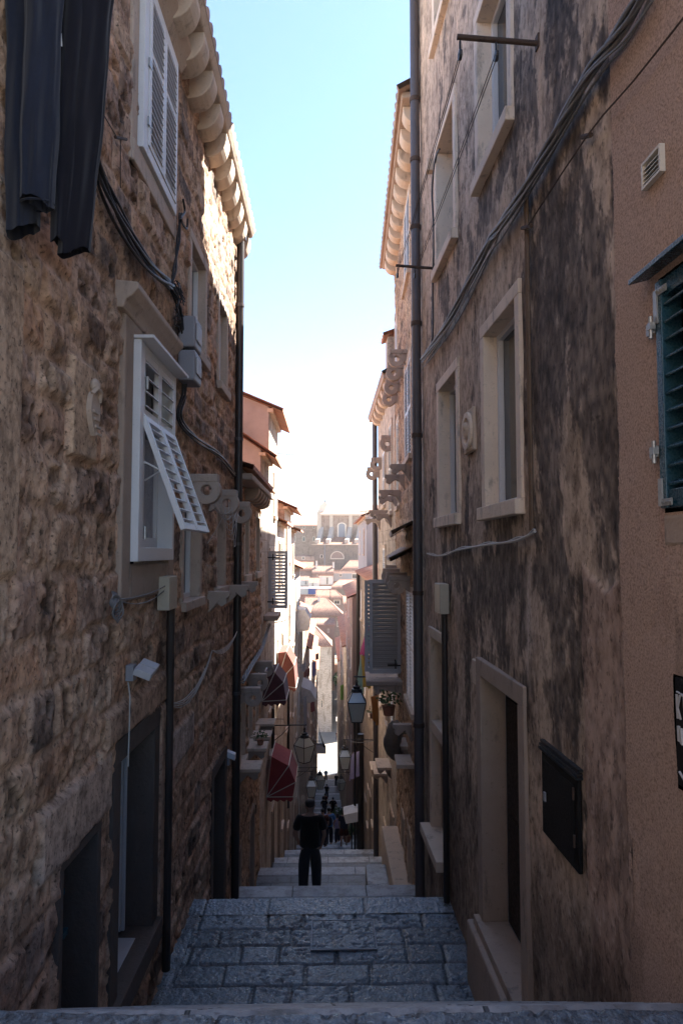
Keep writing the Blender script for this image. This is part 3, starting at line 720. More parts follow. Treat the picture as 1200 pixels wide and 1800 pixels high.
def smoothpath(p, k=5):
    p = [Vector(q) for q in p]; out = []
    for i in range(len(p)-1):
        a, b, c, d = p[max(i-1, 0)], p[i], p[i+1], p[min(i+2, len(p)-1)]
        for j in range(k):
            t = j/k; out.append(.5*((2*b)+(c-a)*t+(2*a-5*b+4*c-d)*t*t+(3*b-a-3*c+d)*t**3))
    return out+[p[-1]]
def bundle(F, px, r, cnt, mat, n=.06, seed=0, spread=.02, twist=9.):
    base = smoothpath(onpx(F, px, n), 7); s = MB()
    for k in range(cnt):
        pts = []
        for i, q in enumerate(base):
            t = i/len(base)*twist+k*2*PI/cnt; pts.append(q+F.n*math.cos(t)*spread+Vector((0, 0, 1))*math.sin(t)*spread*1.3)
        s.tube(pts, r, 6)
    return s
s = bundle(FL, [(142, 120), (146, 190), (152, 240), (185, 320), (225, 400), (262, 462), (300, 505)], .010, 4, 'cable', .07)
s2 = bundle(FL, [(150, 225), (178, 318), (215, 400), (262, 470), (300, 500)], .013, 3, 'cable', .09, spread=.028, twist=4); s.add(s2.v, s2.f)
s2 = bundle(FL, [(300, 500), (314, 540), (322, 620), (324, 690), (316, 735), (345, 772), (385, 800), (412, 835)], .011, 4, 'cable', .06); s.add(s2.v, s2.f)
s2 = bundle(FL, [(318, 375), (314, 420), (308, 470), (303, 500)], .012, 2, 'cable', .06, spread=.012); s.add(s2.v, s2.f)
rg = random.Random(5)
for k in range(26):
    q = FL.p(*((lambda a: (a[0]+rg.uniform(-.12, .12), .08, a[1]+rg.uniform(-.2, .2)))(FL.px(314, 530, .08)))); s.tube([q, q+Vector((rg.uniform(-.03, .03), rg.uniform(-.06, .06), rg.uniform(-.09, .0))), q+Vector((.03, rg.uniform(-.08, .08), -.1))], .007, 5)
tag(s.build('cable_bundle', 'cable', None, smooth=True, fix=False), 'thick black power cables swagged down the left stone wall to the meter boxes', 'cable')
s = MB(); s.tube(smoothpath(onpx(FL, [(322, 350), (325, 372), (318, 385), (328, 402), (330, 385)], .1)), .011, 6)
tag(s.build('iron_hook', 'iron', None), 'black bent iron hook on the left wall near the top shutters', 'hook')
s = MB()
for i in range(7): s.tube(sag(FL.p(7.5+.15*i, .22+.02*i, .55+.02*(i % 3)), FL.p(8.9+.1*(i % 4), .3, .6-.03*i), .12+.05*i, 12, .006, i), .004, 5)
s.tube(sag(FL.p(8.2, .3, .5), FL.p(8.0, .12, .1), .02, 8), .004, 5)
tag(s.build('loose_wires', 'wire', None, fix=False), 'tangle of thin pale wires looped between the ring brackets', 'wire')
s = MB()
for i in range(4): s.tube(sag(FL.p(6.55, .08, -1.42-.01*i), FL.p(8.6, .08, -1.22), .16+.02*i, 14, .004, i), .005, 5); s.tube(sag(FL.p(8.6, .08, -1.22), FL.p(10.6, .1, -1.22), .1+.02*i, 10), .005, 5)
tag(s.build('pale_wires', 'wire', None, fix=False), 'pale wires sagging between the conduit and the dark drainpipe', 'wire')
s = MB(); s.tube(onpx(FL, [(158, 160), (205, 240), (212, 243), (212, 330)], .05), .004, 5); s.tube(onpx(FL, [(203, 241), (222, 245)], .05), .012, 6)
tag(s.build('clothes_line', 'rust', None), 'thin rusty line tied to a wall eye near the hanging trousers', 'line')
bl = thing('bell_light', FL.p(10.4, 0, -3.1), 'small white lamp over the second cellar door beside the drainpipe', 'lamp')
MB().ob(FL.p(10.2, .02, -3.0), FL.t*.12, FL.n*.12+Vector((0, 0, -.05)), Vector((0, 0, .09))).build('shade', 'white', bl, bevel=.01)
MB().fb(FL, 10.22, 10.3, .0, .06, -3.12, -2.98).build('mount', 'meter', bl)
# ---- trousers on a line in front of the wall
def legsheet(mb, top, bot, wt, wb_, depth, seed, hem=0., turn=0.):
    rg = random.Random(seed); k = 72; n = 40; ph = [rg.uniform(0, 6.28) for _ in range(5)]
    d0 = Vector((1, .45+turn, 0)).normalized(); d1 = Vector((-.45, 1, 0)).normalized()
    k0 = len(mb.v); top = Vector(top); bot = Vector(bot)
    for i in range(n+1):
        t = i/n; c = top.lerp(bot, t); wdt = wt*(1-t)+wb_*t; wdt *= 1+.05*math.sin(t*9+ph[0])
        for j in range(k):
            a = 2*PI*j/k; f = 1+.42*math.sin(2*a+ph[1]+t*1.7)*(.5+.5*t)+.30*math.sin(5*a+ph[2]-t*4)*(.35+.65*math.sin(t*5+ph[4])**2)+.10*math.sin(9*a+ph[3]+t*9)
            q = c+d0*(wdt/2*math.cos(a)*(1+.07*math.sin(5*a+ph[2])+.02*math.sin(t*22+ph[3])))+d1*(depth/2*math.sin(a)*f)
            if i == n: q.z += hem*math.cos(a)+.012*math.sin(3*a+ph[4])
            mb.v.append(q)
    for i in range(n):
        for j in range(k):
            a = k0+i*k+j; b = k0+i*k+(j+1) % k; mb.f.append([a, b, b+k, a+k])
Z = lambda y, Y: (970-y)/1200*Y
YJ = 3.15
j1 = thing('jeans', (-1.45, YJ, 1.4), 'faded navy jeans hanging at the top left edge', 'jeans', 'trousers drying on the line')
b = MB(); legsheet(b, (-1.475, YJ+.05, 2.85), (-1.455, YJ+.06, Z(388, YJ)), .17, .15, .13, 3, .03); legsheet(b, (-1.345, YJ-.03, 2.85), (-1.352, YJ-.03, Z(352, YJ)), .17, .15, .13, 8, -.02); legsheet(b, (-1.40, YJ, 3.18), (-1.40, YJ, 2.78), .30, .34, .13, 9)
b.build('legs', 'denim', j1, smooth=True, fix=False)
s = MB(); s.tube([Vector((-1.36+.08*math.cos(a), YJ+.06*math.sin(a)-.005, Z(352, YJ)+.004)) for a in [2*PI*i/16 for i in range(17)]], .006, 5); s.build('hem', 'denim', j1)
j2 = thing('trousers', (-1.2, YJ, 1.3), 'dark slim trousers with a white care tag hanging nearest the wall', 'trousers', 'trousers drying on the line')
b = MB(); YT = 3.25; legsheet(b, (-1.235, YT, 2.85), (-1.285, YT, Z(425, YT)), .19, .10, .09, 13, -.02); legsheet(b, (-1.165, YT+.04, 2.85), (-1.235, YT+.03, Z(432, YT)), .19, .15, .10, 17, .03); legsheet(b, (-1.20, YT, 3.18), (-1.205, YT, 2.78), .24, .26, .12, 19)
b.build('legs', 'trouser', j2, smooth=True, fix=False)
q = atY(100, 66, YT-.09); MB().ob(q-Vector((.02, 0, .03)), (.045, .006, -.008), (0, .003, 0), (-.005, 0, .065)).build('care_tag', 'tag', j2)
s = MB(); s.tube(sag((-1.6, YJ+.02, 3.2), (1.5, YJ+.1, 3.25), .06), .004, 5)
for x in (-1.5, -1.32, -1.24, -1.12): s.wb(x, x+.012, YJ-.0, YJ+.03, 3.1, 3.2)
tag(s.build('washing_line', 'wire', None, fix=False), 'washing line with pegs above the hanging jeans', 'line')
# ================================================================== NEAR RIGHT: weathered plaster house
R1 = thing('plaster_house', (1.6, 6.5, -4), 'dark mould stained grey plaster house with stone framed windows', 'house')
ops = []
W(FR, (5.0, 6.17, .28, 2.06), R1, fw=.115, depth=.155, proud=.025, trim='trim_pale', split=1)
W(FR, (7.12, 8.35, .29, 2.08), R1, fw=.12, depth=.17, proud=.025, trim='trim_pale', split=1)
W(FR, (5.1, 6.27, 3.36, 5.12), R1, fw=.115, depth=.17, proud=.025, trim='trim_pale', split=1)
W(FR, (7.15, 8.39, 3.38, 5.12), R1, fw=.12, depth=.26, proud=.025, trim='trim_pale', split=1)
W(FR, (7.2, 8.44, 6.35, 8.0), R1, fw=.12, depth=.26, proud=.025, trim='trim_pale', split=1)
W(FR, (5.1, 6.27, 6.35, 8.0), R1, fw=.12, depth=.26, proud=.025, trim='trim_pale', split=1)
dw = W(FR, (5.0, 6.42, -3.45, -.98), R1, kind='door', fw=.15, depth=.20, trim='trim_dark', name='doorway', proud=.035)
MB().fb(FR, 4.93, 6.5, .04, .13, -3.95, -3.38).build('doorstep', 'trim_dark', dw, bevel=.02)
MB().fb(FR, 6.44, 6.6, 0, .03, -1.25, -1.02).build('lintel_block', 'trim', dw, bevel=.01)
sw = W(FR, (7.95, 9.02, -3.62, -.97), R1, kind='dark', fw=.12, depth=.2, trim='trim', sill=.12, name='shop_window')
MB().fb(FR, 8.071, 8.899, -.199, .02, -2.3, -2.15).build('transom', 'trim', sw, bevel=.01)
MB().fb(FR, 8.075, 8.895, -.19, -.1, -3.49, -2.32).build('lower_panel', 'trim_dark', sw)
sB = 3.43
def r1_fn(U, Z):
    H = (fbm(U*1.2, Z*1.2, 301, 3)-.5)*.04+(fbm(U*9, Z*7, 303, 4)-.5)*.008
    base = np.array((.225, .183, .150)); lite = np.array((.37, .31, .26)); dk = np.array((.026, .022, .021)); gr = np.array((.12, .104, .096))
    a = fbm(U*1.1, Z*.55, 305, 5)[..., None]; c = base*(.8+.4*a)+(lite-base)*sst(fbm(U*1.6+3, Z*.5, 307, 5), .48, .72)[..., None]
    def blob(uc, zc, ru, rz): return np.exp(-(((U-uc)/ru)**2+((Z-zc)/rz)**2))
    mould = .32*blob(4.3, 1.4, .9, 1.6)+.30*blob(4.2, .0, .5, 1.4)+.34*blob(6.6, -.4, 2.0, .42)+.24*blob(4.5, 3.4, 1.3, .9)+.16*blob(7.6, -1.2, 1.3, .7)+.24*blob(5.6, -.75, .9, .25)+.2*blob(3.7, 1.0, .35, 1.3)+.13*blob(6.6, 2.6, 1.2, .8)+.13*blob(4.7, .9, .25, 1.2)+.12*blob(5.6, 3.1, .9, .3)
    mould = mould-.22*blob(4.05, .75, .28, .6)-.20*blob(4.6, -.65, .45, .5)-.16*blob(9.4, 2.5, .35, 4)-.10*blob(6.6, 1.3, .4, .5)
    st = fbm(U*7, Z*1.1, 311, 6, .62); st2 = fbm(U*22, Z*3.2, 313, 5, .65); pt = fbm(U*3, Z*1.6, 315, 5, .6)
    mould = mould*.5+.34*blob(4.43, .05, .12, .75)+.28*blob(3.6, .55, .10, .9)+.30*blob(5.7, -.18, 1.1, .22)-.40*blob(4.07, .40, .2, .35)-.25*blob(3.82, -.12, .11, .25)+.14*blob(4.3, 1.8, .5, .7)-.12*blob(5.2, 2.4, .25, .3)+.2*blob(4.6, -.95, .3, .12);
    for su0, su1, sz in ((5.0, 6.17, .28), (7.12, 8.35, .29), (5.1, 6.27, 3.36), (7.15, 8.39, 3.38), (5.0, 6.42, -.90)): mould = mould+.20*sst(U, su0-.08, su0+.05)*(1-sst(U, su1-.05, su1+.08))*sst(-(Z-sz), -.02, .01)*(1-sst(-(Z-sz), .15, .75))*vn(U*16, Z*1.2, 377)
    fa = fbm(U*3.2, Z*1.5, 319, 9, .70); fb_ = fbm(U*8, Z*3.4, 323, 7, .68); m = sst(.62*fa+.38*fb_+mould*.72, .555, .635)*(.62+.38*vn(U*30, Z*16, 324)); g2 = sst(.6*fbm(U*2.2, Z*1.2, 325, 8, .66)+.4*fb_+mould*.55, .49, .60)*(.55+.45*fb_)
    c = c*(1-.62*g2[..., None])+gr*.62*g2[..., None]; c = c*(1-m[..., None])+dk*m[..., None]
    # pale run below the sill pipe, damp base with deep shade painted in, newer render patch
    run = np.exp(-((U-4.93-.03*(vn(Z*3, Z*0, 9)-.5))/.05)**2)*sst(-Z, -.2, .3)*(1-sst(-Z, .7, 1.3)); c = c+run[..., None]*np.array((.13, .12, .115))
    edge = 3.95+.10*(fbm(Z*2, Z*0+2, 331, 3)-.5); top = -.22+.25*(U-3.43)+.25*(fbm(U*3, U*0, 333, 3)-.5)
    patch = (1-sst(U, edge-.01, edge+.012))*sst(-Z, -top-.01, -top+.02); pc = np.array((.15, .115, .10))*(.75+.5*fbm(U*3, Z*2, 335, 5)[..., None])
    c = c*(1-patch[..., None])+pc*patch[..., None]; H = H+patch*.012
    low_dark = sst(-Z+.5*(fbm(U*3, Z*3+5, 341, 6, .6)-.5), 1.75, 2.5)[..., None]; c = c*(1-.75*low_dark)+np.array((.045, .036, .031))*.75*low_dark
    hole = sst(fbm(U*26, Z*20, 351, 3), .70, .76)*.5*sst(-Z, -1, 1.5); c = c+hole[..., None]*.09
    H = H-.004*m
    ed = sst(U, 9.55, 9.75); H = H-ed*.01
    return H, c
heightfield('wall', framesurf(FR), lines(sB-.06, 9.75, lambda u: .013*(u/3.4), ops, 0), lines(-6., 8.6, .017, ops, 2), ops, r1_fn, 'plaster', R1)
s = MB(); s.fb(FR, 9.6, 9.745, -6, -.03, -6, 8.6); s.build('side_wall', 'plaster_grey', R1)
s = MB(); PR = lambda u, n, z: FR.p(u, n, z)
MB().hexa([PR(sB, -7, 8.6), PR(9.75, -7, 8.6), PR(9.75, .25, 8.6), PR(sB, .25, 8.6), PR(sB, -7, 8.7), PR(9.75, -7, 8.7), PR(9.75, .25, 8.7), PR(sB, .25, 8.7)]).build('cornice', 'trim', R1)
corr(PR(sB, .3, 8.72), PR(9.85, .3, 8.72), PR(9.85, -3, 9.9), PR(sB, -3, 9.9), .2, .05).build('roof', 'tile', R1, fix=False)
# peach stucco house
R0 = thing('stucco_house', (1.7, 2, -3), 'peach pink stuccoed house at the right edge with blue shutter', 'house')
ops = []
def r0_fn(U, Z):
    n = fbm(U*60, Z*60, 401, 3); H = .02+(n-.5)*.006+(fbm(U*1.5, Z*1.5, 403, 3)-.5)*.03
    c = np.array((.355, .272, .222))*(.82+.36*fbm(U*2.5, Z*2.5, 405, 5)[..., None])
    tr = fbm(U*3, Z*2.2, 461, 6, .62); c = c*(1-.28*sst(tr, .52, .62)[..., None])*(1+.12*sst(-tr, -.42, -.32)[..., None]); rust = np.exp(-((U-2.99)/.035)**2)*np.exp(-((Z-.6)/.6)**2)*.8*sst(fbm(U*14, Z*5, 407, 4), .35, .6); c = c*(1-rust[..., None])+np.array((.13, .06, .04))*rust[..., None]
    p2 = (1-sst(U, 2.90, 2.91))*sst(-Z, .25, .27)*(1-sst(-Z, .95, 1.0)); c = c*(1-.25*p2[..., None])
    low_dark = sst(-Z+.4*(fbm(U*2, U*0+5, 441, 4)-.5), .9, 2.4)[..., None]; c = c*(1-.35*low_dark)  # stucco colour darkens towards the bottom
    e = sst(U+.045*(fbm(Z*4, Z*0, 451, 6, .65)-.5), sB-.012, sB-.004); H = H*(1-e)-.03*e; c = c*(1-.5*e[..., None])
    return H, c
ops = [(2.3, 2.97, .17, 1.22), (2.3, 2.93, -1.0, -.52)]
heightfield('wall', framesurf(FR), lines(2.4, sB, .009, ops, 0), lines(-4.6, 4.2, .016, ops, 2), ops, r0_fn, 'stucco', R0)
MB().fb(FR, .6, 2.41, -.3, .01, -3, 4.2).build('rear_wall', 'plaster_orange', R0)
MB().fb(FR, .6, 3.4, -3, .1, 4.15, 4.35).build('roof_slab', 'tile', R0)
wn = MB(); wn.fb(FR, 2.2, 2.99, -.2, -.14, .1, 1.3); wn = wn.build('window', 'dark', R0)
sh = MB(); sh.fb(FR, 2.915, 2.965, -.05, .045, .19, 1.2); sh.fb(FR, 2.3, 2.915, -.045, .035, .19, .27); sh.fb(FR, 2.3, 2.915, -.045, .035, 1.12, 1.2)
z = .30
while z < 1.08:
    sh.ob(FR.p(2.3, -.04, z), FR.t*.61, FR.n*.085+Vector((0, 0, .0)), Vector((0, 0, .012))); 
    q = len(sh.v); 
    for v in sh.v[q-8:]:
        pass
    z += .078
sh.v = sh.v[:24]; sh.f = sh.f[:18]
z = .29
while z < 1.10:
    sh.ob(FR.p(2.3, -.045, z+.045), FR.t*.612, FR.n*.08-Vector((0, 0, .05)), Vector((0, 0, .012))+FR.n*.004); z += .079
sh = sh.build('shutter', 'bluepaint', wn, bevel=.004)
for z, up in ((1.13, 1), (.20, -1)):
    s = MB(); s.fb(FR, 2.86, 2.96, .046, .052, z, z+.03); s.fb(FR, 2.935, 2.965, .0462, .054, z-.12 if up > 0 else z, z+.03 if up > 0 else z+.12)
    for k in range(3): s.sphere(FR.p(2.87+.03*k, .055, z+.015), .006, 6, 4)
    s.build('strap', 'galv', sh)
for z in (.98, .42):
    s = MB(); s.fb(FR, 2.975, 3.04, .025, .05, z, z+.05); s.fb(FR, 2.955, 2.985, .05, .075, z+.01, z+.04); s.tube([FR.p(2.97, .065, z-.03), FR.p(2.97, .065, z+.07)], .009, 8); s.build('hinge', 'galv', sh)
s = MB(); s.hexa([FR.p(2.2, 0, 1.26), FR.p(3.06, 0, 1.26), FR.p(3.06, .12, 1.225), FR.p(2.2, .12, 1.225), FR.p(2.2, 0, 1.285), FR.p(3.06, 0, 1.285), FR.p(3.06, .12, 1.25), FR.p(2.2, .12, 1.25)])
s.build('canopy', 'bluepaint', wn, bevel=.004)
MB().fb(FR, 2.2, 2.98, -.1, .03, .02, .165).build('sill', 'trim_dark', wn, bevel=.02)
v = thing('air_vent', FR.p(3.05, 0, 1.6), 'cream slatted air vent grille high on the peach stucco wall', 'vent')
a = FR.rect((1129, 340), (1167, 250), .03); a = (FR.px(1165, 300, .03)[0], FR.px(1131, 300, .03)[0], FR.px(1148, 330, .03)[1]+.03, FR.px(1148, 262, .03)[1]-.02)
s = MB(); t = .012; s.fb(FR, a[0], a[0]+t, .02, .045, a[2], a[3]); s.fb(FR, a[1]-t, a[1], .02, .045, a[2], a[3]); s.fb(FR, a[0]+t, a[1]-t, .02, .045, a[2], a[2]+t); s.fb(FR, a[0]+t, a[1]-t, .02, .045, a[3]-t, a[3]); s.build('vent_frame', 'offwhite', v)
s = MB(); k = 0; z = a[2]+.022
while z < a[3]-.02: s.ob(FR.p(a[0]+t, .022, z+.01), FR.t*(a[1]-a[0]-2*t), FR.n*.022-Vector((0, 0, .012)), Vector((0, 0, .004))); z += .021
s.build('vent_slat', 'offwhite', v); MB().fb(FR, a[0]+t, a[1]-t, .0, .0215, a[2]+t, a[3]-t).build('backing', 'dark', v)
cb = thing('utility_cabinet', FR.p(2.8, 0, -1), 'dark cabinet with pale scrawled graffiti on the peach wall', 'cabinet')
MB().fb(FR, 2.3, 2.915, -.05, .03, -.98, -.53).build('cabinet_door', 'blackmetal', cb, bevel=.006)
s = MB()
def stroke(pts, r): MB().tube([FR.p(u, .033, z) for u, z in pts], r, 5).build('graffiti', 'greypaint', cb)
stroke([(2.895, -.60), (2.89, -.70)], .006); stroke([(2.87, -.60), (2.89, -.655), (2.868, -.70)], .005); stroke([(2.86, -.595), (2.80, -.60)], .006); stroke([(2.835, -.597), (2.832, -.70)], .007); stroke([(2.895, -.59), (2.87, -.592)], .004); stroke([(2.886, -.73), (2.884, -.79), (2.86, -.80), (2.868, -.735)], .008); stroke([(2.89, -.92), (2.85, -.945)], .006); stroke([(2.78, -.60), (2.77, -.70), (2.74, -.60)], .006)
# plaster wall fittings
tag(MB().tube([FR.p(9.5, .085, 8.6), FR.p(9.5, .085, -5.5)], .066, 18).build('drainpipe', 'pipe2', None), 'tall grey brown drainpipe at the far corner of the plaster house', 'pipe')
o = [x for x in bpy.data.objects if x.name.startswith('drainpipe')][-1]
for z in (6.5, 5.6, 4.6, 3.2, 1.6, -.6, -2.4): MB().tube([FR.p(9.5, .085, z), FR.p(9.5, .085, z+.06)], .076, 18).build('pipe_collar', 'rust', o)
s = thing('cable_trunking', FR.p(7.8, 0, -3.7), 'cream box with dark conduit beside the stone shop window frame', 'conduit')
MB().fb(FR, 7.68, 8.0, .02, .13, -.70, -.36).build('junction_box', 'beige', s, bevel=.01)
MB().tube([FR.p(7.83, .05, -.69), FR.p(7.83, .05, -3.9)], .035, 12).build('conduit', 'pipe', s)
m_ = thing('stone_medallion', FR.p(6.65, 0, 1.0), 'round carved stone medallion between the two middle windows', 'relief')
s = MB(); s.fb(FR, 6.47, 6.86, -.02, .025, .98, 1.40); s.build('plaque', 'trim', m_, bevel=.01)
MB().ring(FR.p(6.665, .035, 1.19), FR.n, (0, 0, 1), .185, .13, .035).build('rim', 'trim_pale', m_, bevel=.006)
s = MB(); s.sphere(FR.p(6.665, .03, 1.19), .09, 12, 8, (.4, 1, 1)); s.sphere(FR.p(6.665, .05, 1.23), .05, 10, 6, (.6, 1, 1)); s.build('boss', 'trim', m_)
mbx = thing('wall_cabinet', FR.p(4.3, 0, -1.9), 'black metal wall cabinet with ribbed top rail right of the doorway', 'cabinet')
MB().fb(FR, 4.02, 4.64, .0, .03, -1.86, -1.32).build('housing', 'blackmetal', mbx, bevel=.01)
s = MB()
for k in range(3): s.fb(FR, 4.0, 4.66, .0, .045-.008*k, -1.319+.022*k, -1.304+.022*k)
s.build('top_rail', 'iron', mbx)
MB().fb(FR, 4.07, 4.59, .03, .036, -1.81, -1.37).build('cabinet_door', 'blackmetal', mbx, bevel=.004)
for z in (-1.45, -1.72): MB().tube([FR.p(4.06, .038, z), FR.p(4.06, .038, z+.07)], .008, 8).build('hinge', 'rust', mbx)
MB().fb(FR, 4.53, 4.56, .036, .05, -1.63, -1.57).build('handle', 'meter', mbx, bevel=.004)
def pole(F, u, z, L, seed, label):
    p = thing('clothes_pole', F.p(u, 0, z), label, 'pole', 'iron clothes line poles'); MB().tube([F.p(u, -.03, z), F.p(u, L, z+.03)], .019, 8).build('bar', 'rust', p)
    for n in (L-.02, L*.52): 
        s = MB(); s.tube([F.p(u, n, z), F.p(u, n, z-.07)], .008, 6); s.ring(F.p(u, n, z-.10), F.n, (0, 0, 1), .035, .012, .02, 12); s.build('pulley', 'iron', p)
    MB().fb(F, u-.03, u+.03, -.01, .012, z-.04, z+.06).build('wall_plate', 'rust', p)
ua, za = FR.px(945, 77); ub, zb = FR.px(764, 472)
pole(FR, ua, za, .57, 1, 'rusty iron clothes pole jutting out at the top of the plaster wall'); pole(FR, ub, zb, .5, 2, 'thin iron clothes pole jutting out past the tall drainpipe')
s = MB()
for n, n2, dz in ((.55, .48, -.08), (.55, .48, -.13), (.30, .26, -.08), (.30, .26, -.13)): s.tube(sag(FR.p(ua, n, za+dz), FR.p(ub, n2, zb+dz+.05), .03), .0035, 5)
tag(s.build('clothes_line', 'rust', None, fix=False), 'empty clothes lines strung between the two iron poles', 'line')
s = bundle(FR, [(1140, -40), (1120, 0), (1085, 60), (1040, 120), (1000, 190), (965, 255), (920, 335), (880, 395), (860, 425), (825, 492), (790, 560), (765, 600), (742, 632)], .013, 4, 'cable', .07, spread=.02, twist=16)
s2 = bundle(FR, [(1145, -20), (1100, 60), (1035, 140), (960, 275), (880, 408), (860, 440), (800, 560), (745, 640)], .007, 3, 'cable', .06, spread=.03, twist=7); s.add(s2.v, s2.f)
tag(s.build('cable_bundle', 'cablegrey', None, smooth=True, fix=False), 'twisted bundle of dark cables crossing the plaster wall diagonally', 'cable')
s = MB(); s.tube(smoothpath(onpx(FR, [(1205, 25), (1110, 145), (1030, 240), (925, 400)], .05), 3), .005, 5)
for x, y in ((1030, 240), (925, 400)): s.tube(onpx(FR, [(x-8, y+1), (x+8, y-3)], .04), .014, 6)
tag(s.build('thin_wire', 'rust', None), 'single thin wire tied to two wall eyes under the cable bundle', 'wire')
s = MB(); q = FR.px(930, 330); q2 = FR.px(938, 932); u_ = q[0]; s.tube([FR.p(u_, .02, q[1]), FR.p(u_, .02, q2[1])], .011, 6); s.tube([FR.p(u_+.05, .02, q[1]), FR.p(u_+.05, .02, q2[1])], .007, 6)
tag(s.build('conduit_pipe', 'woodmid', None), 'slim grey conduit running down beside the large middle window', 'pipe')
s = MB(); pts = onpx(FR, [(940, 934), (925, 943), (900, 952), (860, 957), (830, 962), (800, 968), (785, 975), (765, 977), (750, 973)], .03); s.tube(smoothpath(pts), .010, 6); s.tube([q+Vector((0, 0, .012+.01*math.sin(i*.9))) for i, q in enumerate(smoothpath(pts))], .006, 5)
tag(s.build('pale_wire', 'wire', None), 'pale wire looping along the plaster wall below the middle windows', 'wire')
s = thing('wall_anchor', FR.p(8.8, 0, 4.9), 'small ceramic anchor with black cable beside the upper window', 'anchor')
q = FR.px(761, 290); MB().fb(FR, q[0]-.06, q[0]+.06, 0, .09, q[1]-.1, q[1]+.06).build('insulator', 'trim', s, bevel=.015)
MB().tube(smoothpath(onpx(FR, [(772, 262), (766, 275), (762, 300), (759, 340), (762, 420), (760, 500), (760, 590), (752, 618)], .03)), .012, 6).build('lead', 'cable', s)
# manhole
mh = thing('manhole_cover', (.17, 7.2, -3.93), 'square metal rimmed manhole cover set in the landing paving', 'manhole')
s = MB(); x0, x1, y0, y1, zz = -.16, .50, 6.97, 7.52, -3.925
s.wb(x0, x1, y0, y0+.012, zz, zz+.012); s.wb(x0, x1, y1-.012, y1, zz, zz+.012); s.wb(x0, x0+.012, y0+.012, y1-.012, zz, zz+.012); s.wb(x1-.012, x1, y0+.012, y1-.012, zz, zz+.012); s.build('rim', 'meter', mh)
def mh_fn(U, Z):
    cx = np.where(Z > 7.245, .24, .07); D = np.minimum(np.minimum(np.abs(U-cx), np.abs(Z-7.245)), np.minimum(np.minimum(U-x0, x1-U), np.minimum(Z-y0, y1-Z))); w = sst(D, .006, .02)
    pits = sst(fbm(U*26, Z*30, 502, 3), .6, .7); c = np.array((.24, .26, .28))*(.8+.4*fbm(U*3, Z*3, 504, 3)[..., None]); W = w[..., None]
    return .006*w-pits*.008*w, (c*W+.03*(1-W))*(1-.7*pits[..., None]*W)
heightfield('cover_slab', flat(-3.921), lines(x0, x1, .012), lines(y0, y1, .012), [], mh_fn, 'paving', mh)
# left kerb gutter
tag(heightfield('landing_kerb', lambda U, Z, H: np.stack([U, Z, -3.93+H*1.0+.02], -1), lines(-1.62, -1.38, .02), lines(5.6, 7.7, .02), [], lambda U, Z: ((fbm(U*6, Z*2, 601, 4)-.4)*.05, np.array((.20, .205, .21))*(.6+.8*fbm(U*9, Z*5, 603, 4)[..., None])), 'paving', None), 'uneven stone gutter along the left wall of the landing', 'kerb', kind='structure')
